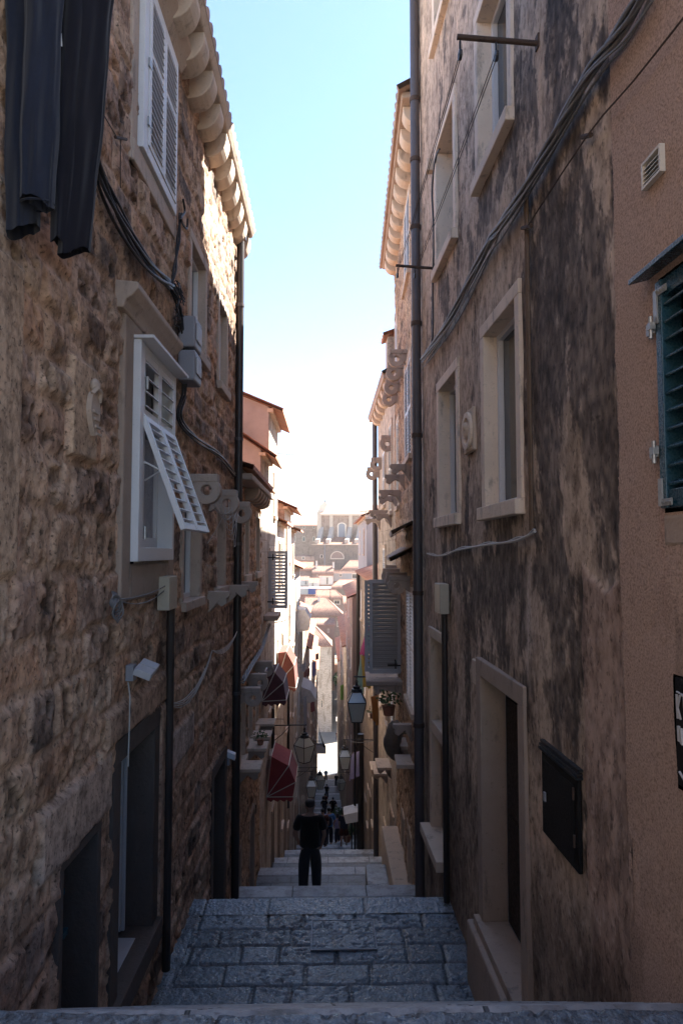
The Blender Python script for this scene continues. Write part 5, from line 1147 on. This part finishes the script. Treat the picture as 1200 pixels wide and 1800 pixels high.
# plants on brackets
def plant(q, r, label, pot=True, n=90, seed=1):
    rg = random.Random(seed); q = Vector(q); t = thing('potted_plant', q, label, 'plant', 'potted plants on ledges')
    s = MB(); s.tube([q, q+Vector((0, 0, r*.7))], [r*.35, r*.5], 12); s.build('pot', 'terracotta', t)
    s = MB()
    for i in range(n):
        d = Vector((rg.gauss(0, 1), rg.gauss(0, 1), abs(rg.gauss(0, 1))*.8)).normalized()*r*rg.uniform(.3, 1.1); c_ = q+Vector((0, 0, r*.9))+d; a_ = Vector((rg.uniform(-1, 1), rg.uniform(-1, 1), rg.uniform(-1, 1))).normalized()*r*.16; b_ = a_.orthogonal().normalized()*r*.09
        s.add([c_-a_, c_-b_, c_+a_, c_+b_], [(0, 1, 2, 3)])
    s.build('foliage', 'leaf', t, fix=False)
plant(FR2.p(14.0, .30, -3.3), .28, 'dark leafy plant hanging under the balcony slab on the right', seed=2)
plant(FR2.p(13.0, .2, -3.55), .18, 'small potted plant on the right sill near the net sack', seed=3)
plant(FL2.p(13.1, .25, -3.62), .14, 'small potted plant on the left sill row', seed=4)
plant(A_(654, 1262, 18), .16, 'trailing green plant under the orange cloth', seed=5)
plant((1.0, 45, zstreet(45)), .6, 'tall dark shrub beside the tables on the lower right', n=200, seed=6)
plant((.95, 52, zstreet(52)), .7, 'broad dark shrub on the right farther down the steps', n=200, seed=7)
plant((1.1, 38, zstreet(38)), .5, 'leafy shrub in a pot below the white parasol', n=200, seed=8)
# antennas
def antenna(q, sc_, label, mat='galv', fl=1):
    q = Vector(q); t = thing('antenna', q, label, 'antenna', 'roof antennas'); s = MB(); s.tube([q, q+Vector((0, 0, .5))*sc_, q+Vector((.25*fl, 0, .8))*sc_], .012, 6); s.build('mast', mat, t)
    s = MB(); s.tube([q+Vector((.15*fl, 0, .82))*sc_, q+Vector((.95*fl, 0, .75))*sc_], .01, 6)
    for k in range(6): c_ = q+Vector(((.2+.14*k)*fl, 0, .82-.012*k))*sc_; s.tube([c_-Vector((0, .25, 0))*sc_, c_+Vector((0, .25, 0))*sc_], .006, 5)
    s.tube([q+Vector((.55*fl, 0, .78))*sc_, q+Vector((.55*fl, 0, .15))*sc_], .009, 5); s.build('boom', mat, t)
antenna(A_(478, 835, 19), .75, 'roof antenna jutting right from the orange gabled house')
antenna(FR3.p(21.6, .1, .9), .5, 'small antenna on the slim drainpipe of the pink house', fl=-1)
# cable runs over the left houses, wires crossing the street
s = bundle(FL2, [(426, 1198), (445, 1165), (460, 1140), (468, 1115), (473, 1098)], .012, 5, 'cablegrey', .1, spread=.03, twist=20)
tag(s.build('cable_bundle', 'cablegrey', None, fix=False), 'grey twisted cables rising from the drainpipe beside the maroon awning', 'cable')
wr_ = [((457, 1263, 16), (499, 1264, 17.5), .0, 'thin black rod over the left sills'), ((512, 1174, 33), (552, 1165, 48), .1, 'wire with flags on the left'), ((470, 1090, 17), (520, 1075, 30), .1, 'thin wire along the sunlit left facades'), ((612, 1302, 22), (655, 1302, 17), .05, 'thin wire crossing near the lilac cloths')]
for a_, b_, d_, lb in wr_: tag(MB().tube(sag(A_(*a_), A_(*b_), d_), .008, 5).build('wire', 'cable', None), lb, 'wire')
s = MB(); s.tube([A_(490, 1250, 18.5), A_(490, 1330, 18.5)], .025, 6); s.tube([A_(516, 1205, 24), A_(516, 1330, 24)], .04, 6)
for nm, x, ya, yb, Y, F_, lb in (('drainpipe', 490, 1245, 1320, 18.5, 0, 'thin black pipe beside the crimson awning'), ('drainpipe', 516.5, 1205, 1420, 26, 0, 'black pipe on the left house behind the large lantern'), ('drainpipe', 623.5, 1270, 1500, 30, 1, 'slim black pipe at the lower right of the steps'), ('drainpipe', 634, 1290, 1500, 26, 1, 'thick dark pipe at the lower right beside the doorsteps')):
    X = -1.44 if not F_ else 1.6; a1 = A_(x, ya, Y); a2 = A_(x, yb, Y)
    if F_: X = a1.x
    tag(MB().tube([(X, Y, a1.z), (X, Y, a2.z)], .05 if x != 634 else .12, 10).build(nm, 'iron', None), lb, 'pipe')
# vertical signs / small lamps on far shops
for i, (x, y, Y, lb) in enumerate(((557, 1325, 70, 'white shop sign nearest the plaza on the left'), (556, 1318, 78, 'second white shop sign on the left wall'), (590, 1268, 118, 'pale round lamp far down beside the narrow alley'))):
    q = A_(x, y, Y); sg = thing('shop_sign', q, lb, 'sign', 'small shop signs'); MB().ob(q, (.9, 0, 0), (0, .12, 0), (0, 0, .7)).build('sign_board', 'white', sg, bevel=.03); MB().tube([q+Vector((.45, .06, .68)), q+Vector((.45, .06, .95)), q+Vector((-.4, .06, .95))], .03, 6).build('sign_arm', 'iron', sg)
# ================================================================== PEOPLE
def skin(name, verts, edges, radii, mat, parent, sub=1, roots=(0,)):
    me = bpy.data.meshes.new(name); me.from_pydata(verts, edges, []); o = bpy.data.objects.new(name, me); C.objects.link(o); o.parent = parent
    m = o.modifiers.new('skin', 'SKIN'); m.use_smooth_shade = True
    if not me.skin_vertices: me.skin_vertices.new() if hasattr(me.skin_vertices, 'new') else None
    return o, me
def skinobj(name, chains, mat, parent, sub=2):
    """chains: list of lists of (co, r). first vertex shared when equal co"""
    key = {}; vs = []; rs = []; es = []; roots = []
    for ch in chains:
        prev = None
        for co, r in ch:
            k = tuple(round(c_, 4) for c_ in co)
            if k not in key: key[k] = len(vs); vs.append(co); rs.append(r); new = True
            else: new = False
            i = key[k]
            if prev is None and new: roots.append(i)
            if prev is not None: es.append((prev, i))
            prev = i
    bm = bmesh.new(); L = bm.verts.layers.skin.new(); bv = []
    for co, r, i in zip(vs, rs, range(len(vs))):
        v = bm.verts.new(co); v[L].radius = (r, r) if not isinstance(r, tuple) else r; v[L].use_root = i in roots; bv.append(v)
    for a, b in es: bm.edges.new((bv[a], bv[b]))
    me = bpy.data.meshes.new(name); bm.to_mesh(me); bm.free(); me.materials.append(M[mat])
    o = bpy.data.objects.new(name, me); C.objects.link(o); o.parent = parent
    m = o.modifiers.new('skin', 'SKIN'); m.use_smooth_shade = True; m.branch_smoothing = .4
    s_ = o.modifiers.new('sub', 'SUBSURF'); s_.levels = sub; s_.render_levels = sub
    return o
def hand(ch, w, d, side):
    """adds palm and five fingers to body chains: w wrist, d direction down"""
    w = Vector(w); d = Vector(d).normalized(); f = Vector((0, 1, 0)); f = (f-d*f.dot(d)).normalized(); o_ = d.cross(f)*side
    palm = w+d*.05; ch.append([(tuple(w), .022), (tuple(palm), .026)])
    for k, (off, ln) in enumerate(((-.027, .060), (-.009, .075), (.010, .078), (.028, .068))):
        b0 = palm+d*.035+f*off; ch.append([(tuple(palm), .026), (tuple(b0), .0095), (tuple(b0+d*ln*.5-o_*.008), .0085), (tuple(b0+d*ln-o_*.028), .0075)])
    t0 = w+d*.03+f*.03; ch.append([(tuple(palm), .026), (tuple(t0), .011), (tuple(t0+d*.03+f*.022), .010), (tuple(t0+d*.055+f*.024-o_*.01), .0085)])
def person(loc, rot, label, shirt='black', pants='trousergrey', hair='hair', h=1.78, stride=.1, elbow=(.0, .0), lean=0., long_=False, skirt=False, bag=None, fem=False, detail=True):
    p = thing('person', loc, label, 'person', 'people walking down the steps'); k = h/1.78
    V = lambda x, y, z: (x*k, y*k, z*k); sw_ = .19 if not fem else .165
    hip = .085; L = []; body = []
    fl, fr_ = stride, -stride*.7
    def leg(s, dy, lift=0.):
        return [(V(s*hip, 0, .92), .095*k), (V(s*hip*1.35, dy*.55+.03, .50+lift), .062*k), (V(s*hip*1.4, dy-.02, .10+lift), .040*k), (V(s*hip*1.4, dy+.02, .045+lift), .042*k), (V(s*hip*1.6, dy+.16, .03+lift), .032*k)]
    spine = [(V(0, 0, .98), (.145*k, .11*k)), (V(0, lean*.3, 1.15), (.135*k, .095*k)), (V(0, lean*.7, 1.34), (.155*k, .105*k)), (V(0, lean, 1.45), (.09*k, .07*k)), (V(0, lean+.01, 1.52), .055*k), (V(0, lean+.03, 1.60), (.068*k, .078*k)), (V(0, lean+.025, 1.68), (.078*k, .093*k)), (V(0, lean+.01, 1.745), (.055*k, .065*k))]
    body.append(spine)
    wr = []
    for s_, el in ((-1, elbow[0]), (1, elbow[1])):
        sh = V(s_*sw_, lean, 1.42); eb = V(s_*(sw_+.065+el*.5), lean-.03-el*.2, 1.14); wrp = V(s_*(sw_+.05-el*.7), lean+.08+el*.1, .92+el*.45)
        body.append([spine[3], (sh, .060*k), (eb, .042*k), (wrp, .028*k)]); wr.append((s_, sh, eb, wrp))
        body.append([spine[0]]+leg(s_, fl if s_ > 0 else fr_, .0))
    if detail:
        for s_, sh, eb, wrp in wr: hand(body, wrp, (Vector(wrp)-Vector(eb)), s_)
        body.append([spine[5], (V(0, lean+.115, 1.615), .015*k), (V(0, lean+.128, 1.60), .011*k)])   # nose
        for s_ in (-1, 1): body.append([spine[5], (V(s_*.083, lean+.015, 1.62), .014*k), (V(s_*.092, lean+.005, 1.645), .010*k)])
    b = skinobj('body', body, 'skin', p, 2 if detail else 1)
    sh_ch = [[(V(0, -.005, .86 if not long_ else .75), (.215*k, .15*k)), (V(0, lean*.1, 1.0), (.205*k, .145*k)), (V(0, lean*.3-.01, 1.18), (.20*k, .135*k)), (V(0, lean*.7-.01, 1.35), (.215*k, .14*k)), (V(0, lean-.01, 1.455), (.12*k, .095*k))]]
    for s_, sh, eb, wrp in wr:
        e2 = tuple(Vector(sh).lerp(Vector(eb), .8)); sh_ch.append([sh_ch[0][-1], (sh, .098*k), (e2, .082*k)])
    skinobj('shirt', sh_ch, shirt, p, 2)
    pc = [[(V(0, 0, .97), (.19*k, .14*k)), (V(0, 0, .90), (.19*k, .14*k))]]
    for s_ in (-1, 1):
        lg = leg(s_, fl if s_ > 0 else fr_)
        if skirt: lg = [(c_, r*1.5 if not isinstance(r, tuple) else r) for c_, r in lg[:2]]
        pc.append([pc[0][-1]]+[(lg[0][0], .135*k), (lg[1][0], (.108 if not skirt else .17)*k)]+([(lg[2][0], .088*k)] if not skirt else []))
    skinobj('trousers' if not skirt else 'skirt', pc, pants, p, 2)
    hc = [[(V(0, lean-.012, 1.60 if not fem else 1.50), (.08*k, .07*k)), (V(0, lean-.008, 1.69), (.105*k, .112*k)), (V(0, lean+.0, 1.765), (.08*k, .088*k))]]
    skinobj('hair', hc, hair, p, 2)
    for s_ in (-1, 1):
        lg = leg(s_, fl if s_ > 0 else fr_); skinobj('shoe', [[(lg[3][0], .052*k), (lg[4][0], .042*k)]], 'iron', p, 1)
    if bag:
        q = V(.0, lean-.20, 1.2); MB_ = MB(); MB_.sphere(Vector(q), .17*k, 12, 8, (.85, .6, 1.3)); o_ = MB_.build('backpack', bag, None, smooth=True)
        for kk in ('label', 'category'):
            if kk in o_: del o_[kk]
        tag(o_, 'backpack worn by the '+label, 'backpack'); o_.location = Vector(loc)+Matrix.Rotation(rot, 3, 'Z') @ Vector((q[0], q[1], q[2]-.17*k*1.3)); o_.rotation_euler = (0, 0, rot)
    p.rotation_euler = (0, 0, rot); return p
q = A_(545, 1403, 13.0)
person((q.x+.0, 13.0, q.z-1.79), 0, 'man in a black shirt and charcoal trousers, nearest walker, seen from behind', elbow=(.05, .02), stride=.12, h=1.8)
def foot(px, Y): return (atY(px, 1450, Y).x, Y, zstreet(Y)+.02)
person(foot(578, 33), .1, 'man in a blue shirt with a dark backpack on the steps', shirt='blueshirt', pants='navy', bag='navy', elbow=(.1, .1))
person(foot(604, 32), -.1, 'woman in a blue top and long dark skirt at the right of the steps', shirt='navy', pants='darkred', fem=True, h=1.68, skirt=True, long_=True)
person(foot(593, 36), .3, 'person in a lilac shirt between the two walkers with blue tops', shirt='pinkshirt', pants='navy', fem=True, h=1.5)
person(foot(567, 30), .2, 'person in a dark red top just left of the blue shirted man', shirt='darkred', pants='navy', h=1.7)
person(foot(569.5, 62), .1, 'walker with a shoulder bag, left one of the two dark figures', shirt='black', pants='navy', bag='navy', h=1.72, elbow=(.1, .15), stride=.16)
person(foot(585, 60), 0, 'man walking mid step with arms out, right one of the two dark figures', shirt='black', pants='black', h=1.8, elbow=(.1, .12), stride=.2)
person(foot(571, 70), 0, 'walker in dark red top directly beyond the two dark figures', shirt='darkred', pants='navy', h=1.72, detail=False)
person(foot(574, 84), 0, 'lone dark walker in the middle of the steps', shirt='black', pants='navy', h=1.75, detail=False)
person(foot(591, 97), 0, 'distant walker in dark blue on the right just before the plaza', shirt='navy', pants='navy', h=1.75, detail=False)
person(foot(572.5, 103), 0, 'distant walker in blue on the left just before the plaza', shirt='blueshirt', pants='navy', h=1.75, detail=False)
person((atY(592, 1275, 133).x, 131, -35.5), PI, 'tiny figure at the mouth of the narrow alley past the plaza', shirt='darkred', pants='black', h=1.7, detail=False)
# cafe tables
for i, (Y, X) in enumerate(((48, 1.0), (43, 1.1), (56, 1.0))):
    z_ = zstreet(Y)-.1; t = thing('cafe_table', (X, Y, z_), ('dark cafe table beside the tall shrub', 'dark cafe table nearest, under the pale lantern', 'dark cafe table lowest on the right of the steps')[i], 'table', 'cafe tables on the right'); MB().tube([(X, Y, z_+.72), (X, Y, z_+.76)], .36, 16).build('table_top', 'iron', t); MB().tube([(X, Y, z_), (X, Y, z_+.72)], [.05, .03], 8).build('leg', 'iron', t); MB().tube([(X, Y, z_), (X, Y, z_+.03)], .22, 12).build('base', 'iron', t)
# ================================================================== FAR TOWN
GF = 'tiled houses rising beyond the plaza'
def far(px0, px1, ye, yr, d, label, mat='plaster_pale', hip=(0, 0), yb=None, roof='tile_pale', depth=None, wins=(), chim=(), pitch=.5, name='tiled_house', eave=.4):
    a = atY(px0, ye, d); b = atY(px1, ye, d); ze = a.z; zr = atY(px0, yr, d).z; rise = max(.8, (zr-ze)*1.0); dp = depth or 8; rise = atY(px0, yr, d+dp/2).z-ze
    F = FF(d); ws = []
    for (x0, y0, x1, y1) in wins: p0 = atY(x0, y1, d); p1 = atY(x1, y0, d); ws.append(((p0.x, p1.x, p0.z, p1.z), K(kind='sash', fw=min(.25, (p1.x-p0.x)*.2), depth=.2, fmat='offwhite', proud=.06)))
    return building(name, Vector(((a.x+b.x)/2, d+2, zg(d)-1)), label, F, a.x, b.x, zg(d)-2, ze, dp, rise, mat, roof, ws, eave, GF, hip=hip, pitch=pitch, chim=[(atY(x, ye, d).x, -dp*.4, h_) for x, h_ in chim])
far(470, 583, 1134, 1095, 136, 'pale stone corner house facing up the alley across the plaza', 'mas_pale', hip=(0, 1), depth=9, wins=[(563, 1230, 568, 1245)])
# neighbour on the other side of the narrow gap
far(610, 690, 1120, 1100, 136, 'stone house right of the narrow gap beyond the plaza', 'mas_far', depth=12, wins=[(612, 1160, 617, 1175), (612, 1200, 617, 1215)])
far(588, 607, 1168, 1158, 158, 'small house with a balcony closing the narrow gap', 'plaster_pink', depth=8, wins=[(592, 1185, 596, 1196), (600, 1185, 604, 1196), (593, 1215, 598, 1228)])
far(526, 588, 1098, 1087, 150, 'pink walled house with striped tile roof above the corner house', 'plaster_pink', depth=5, wins=[(575, 1105, 579, 1112)])
far(536, 604, 1081, 1050, 168, 'large hipped tile roof with a dormer in the middle of the town', 'mas_far', hip=(0, 1), depth=10, wins=[(592, 1092, 596, 1102)], chim=[(560, 1.)])
far(604, 632, 1062, 1048, 150, 'narrow tiled house at the right edge of the far town', 'plaster_pink', depth=6, wins=[(612, 1072, 616, 1082)])
far(552, 606, 1052, 1037, 192, 'house with a brown double window under striped tiles', 'plaster_pink', hip=(0, 1), depth=6, wins=[(586, 1054, 598, 1063)])
far(524, 553, 1058, 1046, 186, 'small reddish roofed house below the blue awning', 'plaster_pink', depth=6, roof='tile')
far(521, 543, 1030, 1013, 210, 'bright white house left of the far town', 'plaster_pale', depth=8, wins=[(536, 1020, 539, 1028)])
far(543, 561, 1032, 1016, 206, 'low white gabled house beside the bright white one', 'plaster_pale', depth=8, wins=[(548, 1024, 551, 1031)])
far(561, 585, 1028, 1012, 214, 'white house with dark doorway in the far town', 'plaster_pale', depth=6, wins=[(573, 1014, 577, 1028)])
far(578, 634, 1034, 1019, 212, 'wide low tile roof at the right of the far town', 'mas_far', hip=(1, 0), depth=8)
far(584, 640, 1022, 1003, 228, 'grey stone house below the church wall', 'plaster_grey', depth=5, wins=[(596, 1008, 601, 1014), (618, 1008, 628, 1018)])
far(598, 640, 1003, 985, 236, 'pink sloping roof just below the church lunette', 'mas_far', hip=(1, 0), depth=8)
far(549, 586, 1008, 995, 222, 'pinkish house with two chimneys below the church', 'plaster_pink', depth=6, wins=[(556, 1010, 559, 1016)], chim=[(556, 2.2), (586, 1.8)])
far(512, 550, 1002, 988, 226, 'reddish roofed house at the left of the far town', 'plaster_pink', depth=8, roof='tile')
far(500, 552, 985, 976, 242, 'long low grey house in front of the dark block', 'mas_church', depth=6, wins=[(530, 978, 536, 984)])
far(488, 560, 924, 917, 272, 'dark stone college building left of the church', 'mas_church', depth=12, wins=[(514, 925, 520, 930), (531, 924, 537, 929), (549, 924, 554, 929), (531, 943, 537, 952), (549, 943, 554, 952), (515, 943, 520, 952)], eave=.5)
# blue terrace awning
a = A_(526, 1034, 188); b = A_(556, 1034, 188); aw = thing('terrace_awning', (a.x, 188, a.z-2), 'blue tarpaulin awning over a roof terrace in the far town', 'awning')
s = MB(); s.wb(a.x, b.x+4, 187, 192, a.z-.1, a.z+.15); s.build('canopy', 'pinkwhite', aw); MB().wb(a.x+2.4, b.x-.2, 187.2, 187.3, a.z-1.6, a.z-.1).build('side_panel', 'bluetarp', aw)
for x in (a.x+.2, b.x, b.x+3.8): MB().tube([(x, 187.4, a.z-3), (x, 187.4, a.z)], .08, 6).build('post', 'iron', aw)
# narrow balcony with railings
q = A_(589, 1208, 155); bl = thing('balcony', q, 'stone balcony with balusters in the narrow gap beyond the plaza', 'balcony'); s = MB(); s.wb(q.x, q.x+2.2, 154, 156, q.z-.2, q.z); s.wb(q.x, q.x+2.2, 154, 154.2, q.z+1, q.z+1.15); s.build('slab', 'trim_pale', bl)
for k in range(8): MB().tube([(q.x+.15+.27*k, 154.1, q.z), (q.x+.15+.27*k, 154.1, q.z+1)], .07, 6).build('baluster', 'trim_pale', bl)
# trees in the gap
def tree(q, r, label, seed):
    rg = random.Random(seed); q = Vector(q); t = thing('tree', q, label, 'tree', 'trees between the far houses'); MB().tube([q, q+Vector((.1, 0, r*1.2)), q+Vector((0, 0, r*2))], [.18, .14, .08], 8).build('trunk', 'woodmid', t); s = MB()
    for i in range(260):
        d = Vector((rg.gauss(0, 1), rg.gauss(0, 1), rg.gauss(0, 1))).normalized()*r*rg.uniform(.5, 1.1); c_ = q+Vector((0, 0, r*1.9))+d; a_ = Vector((rg.uniform(-1, 1), rg.uniform(-1, 1), rg.uniform(-1, 1))).normalized()*.3; b_ = a_.orthogonal().normalized()*.2; s.add([c_-a_, c_-b_, c_+a_, c_+b_], [(0, 1, 2, 3)])
    s.build('crown', 'leaf', t, fix=False)
tree((A_(597, 1190, 148).x, 148, A_(597, 1205, 148).z-1.5), 1.5, 'dark green tree filling the narrow gap beyond the plaza', 3)
# ---- church
CH = thing('church', (4, 250, zg(250)), 'great brown stone church with scroll buttresses and pale roof on the skyline', 'church'); F = FF(250); F6 = FF(243)
X = lambda px: atY(px, 960, 250).x
Zc = lambda py, Y=250: atY(600, py, Y).z
def uwall(F, u0, u1, z0, z1, n=0, t=.6, mat='mas_church', nm='wall', ops_=()):
    ul = sorted(set([u0, u1]+[x for r in ops_ for x in r[:2]])); zl = sorted(set([z0, z1]+[x for r in ops_ for x in r[2:]])); s = MB()
    for i in range(len(ul)-1):
        for j in range(len(zl)-1):
            uc, zc = (ul[i]+ul[i+1])/2, (zl[j]+zl[j+1])/2
            if any(r[0] < uc < r[1] and r[2] < zc < r[3] for r in ops_): continue
            s.add([F.p(ul[i], n, zl[j]), F.p(ul[i+1], n, zl[j]), F.p(ul[i+1], n, zl[j+1]), F.p(ul[i], n, zl[j+1])], [(0, 1, 2, 3)])
    return s.build(nm, mat, CH, fix=False)
uw = [(X(595), X(606), Zc(944), Zc(924)), (X(642), X(653), Zc(944), Zc(924))]
uwall(F, X(560), X(720), Zc(947), Zc(905), ops_=uw)
for r in uw:
    wn = MB(); t = .5; wn.fb(F, r[0]-t, r[0], -.5, .25, r[2], r[3]); wn.fb(F, r[1], r[1]+t, -.5, .25, r[2], r[3]); mid = (r[0]+r[1])/2
    for i in range(10):
        a0 = PI*i/10; a1 = PI*(i+1)/10; ri = (r[1]-r[0])/2; ro = ri+t
        wn.hexa([F.p(mid+ri*math.cos(a0), -.5, r[3]+ri*.7*math.sin(a0)), F.p(mid+ro*math.cos(a0), -.5, r[3]+ro*.7*math.sin(a0)), F.p(mid+ro*math.cos(a1), -.5, r[3]+ro*.7*math.sin(a1)), F.p(mid+ri*math.cos(a1), -.5, r[3]+ri*.7*math.sin(a1)),
                 F.p(mid+ri*math.cos(a0), .25, r[3]+ri*.7*math.sin(a0)), F.p(mid+ro*math.cos(a0), .25, r[3]+ro*.7*math.sin(a0)), F.p(mid+ro*math.cos(a1), .25, r[3]+ro*.7*math.sin(a1)), F.p(mid+ri*math.cos(a1), .25, r[3]+ri*.7*math.sin(a1))])
    wn = wn.build('window', 'trim_pale', CH)
    s = MB(); ri = (r[1]-r[0])/2; s.prism([F.p(r[0], -.4, r[2]), F.p(r[1], -.4, r[2])]+[F.p(mid+ri*math.cos(PI*i/10), -.4 if True else 0, r[3]+ri*.7*math.sin(PI*i/10)) for i in range(11)], F.n*.5).build('pane', 'meter', wn)
for px in (562, 582, 616, 634, 660): MB().fb(F, X(px)-.6, X(px)+.6, 0, .5, Zc(947), Zc(906)).build('pilaster', 'trim', CH)
MB().fb(F, X(559), X(720), -.3, .8, Zc(906), Zc(903.5)).build('cornice', 'trim_pale', CH)
corr(F.p(X(562), .9, Zc(904)), F.p(X(720), .9, Zc(904)), F.p(X(720), -9, Zc(887, 259)), F.p(X(576), -9, Zc(887, 259)), .7, .06).build('roof', 'tile_pale', CH, fix=False)
corr(F.p(X(562), -19, Zc(904)), F.p(X(720), -19, Zc(904)), F.p(X(720), -9, Zc(887, 259)), F.p(X(576), -9, Zc(887, 259)), .7, .06).build('roof', 'tile_pale', CH, fix=False)
MB().fb(F, X(720)-1, X(720), -18, -.1, -12, Zc(904)).build('end_wall', 'mas_church', CH); MB().fb(F, X(560), X(561), -18, -.1, -12, Zc(904)).build('end_wall', 'mas_church', CH)
# west end gable and spire
s = MB(); s.fb(F, X(557), X(563), -1, 1, Zc(960), Zc(899)); s.build('pilaster', 'trim', CH)
pf = [(557, 901), (560, 895), (561, 888), (565, 887), (567, 883), (572, 883), (576, 887), (572, 893), (567, 904), (560, 906)]
s = MB(); s.prism([F.p(X(x), -3, Zc(y, 253)) for x, y in pf], F.n*1.5); s.build('gable', 'trim_pale', CH)
s = MB(); s.tube([F.p(X(571.5), -2.3, Zc(884, 252)), F.p(X(571.5), -2.3, Zc(878, 252)), F.p(X(571.5), -2.3, Zc(862, 252))], [.5, .18, .08], 8); s.fb(F, X(570), X(573), -2.4, -2.2, Zc(868, 252), Zc(867, 252)); s.build('spire', 'cablegrey', CH)
# aisle roof, lower wall with lunette
corr(F6.p(X(558), .3, Zc(957, 243)), F6.p(X(720), .3, Zc(957, 243)), F6.p(X(720), -6.9, Zc(944, 250)), F6.p(X(560), -6.9, Zc(944, 250)), .7, .05).build('roof', 'tile', CH, fix=False)
uwall(F6, X(549), X(720), -16, Zc(957, 243), mat='mas_far', nm='wall'); MB().fb(F6, X(549), X(549.6), -7, -.05, -16, Zc(957, 243)).build('end_wall', 'mas_far', CH); MB().fb(F6, X(548), X(720), -.2, .4, Zc(958, 243), Zc(956.5, 243)).build('cornice', 'trim', CH)
lc = (X(592), Zc(981, 243)); lr = X(604)-X(592); s = MB()
for i in range(14):
    a0 = PI*i/14; a1 = PI*(i+1)/14
    s.hexa([F6.p(lc[0]+r_*math.cos(a_), n_, lc[1]+r_*math.sin(a_)) for n_ in (0, .3) for r_, a_ in ((lr*.86, a0), (lr, a0), (lr, a1), (lr*.86, a1))])
s.fb(F6, lc[0]-lr, lc[0]+lr, 0, .35, lc[1]-.4, lc[1]); lw_ = s.build('window', 'trim', CH); MB().prism([F6.p(lc[0]+lr*.86*math.cos(PI*i/14), .02, lc[1]+lr*.86*math.sin(PI*i/14)) for i in range(15)], F6.n*.1).build('pane', 'plaster_pink', lw_)
w2 = MB().fb(F6, X(563), X(568), 0, .15, Zc(981, 243), Zc(975, 243)).build('window', 'trim_pale', CH); MB().fb(F6, X(564), X(567), .15, .2, Zc(980.5, 243), Zc(975.6, 243)).build('pane', 'dark', w2)
MB().tube([F6.p(X(570.5), .2, Zc(958, 243)), F6.p(X(570.5), .2, -14)], .15, 6).build('drainpipe', 'meter', CH)
for px in (562, 580, 612, 629, 665):
    pr = [(.4, Zc(944)), (6.4, Zc(955, 243)), (6.4, Zc(948, 243)), (4.6, Zc(946.5, 244)), (3.2, Zc(942, 246)), (2.0, Zc(934, 248)), (.4, Zc(926, 250))]
    s = MB(); u = X(px); ext = F.t*1.5+Vector((0, 0, 0)); s.prism([F.p(u-n*.25, n, z) for n, z in pr], ext); s.build('buttress', 'bracket', CH)
# ================================================================== AIR
hz = bpy.data.materials.new('haze'); hz.use_nodes = True; nt = hz.node_tree; nt.nodes.clear()
o_ = nt.nodes.new('ShaderNodeOutputMaterial'); v_ = nt.nodes.new('ShaderNodeVolumePrincipled'); v_.inputs['Density'].default_value = .00018; v_.inputs['Color'].default_value = (1., .95, .90, 1); v_.inputs['Anisotropy'].default_value = .2
nt.links.new(v_.outputs[0], o_.inputs['Volume']); M['haze'] = hz
tag(MB().wb(-420, 420, -320, 680, -52, 27).build('haze', 'haze', None), 'thin summer haze over the old town', 'haze', kind='stuff')
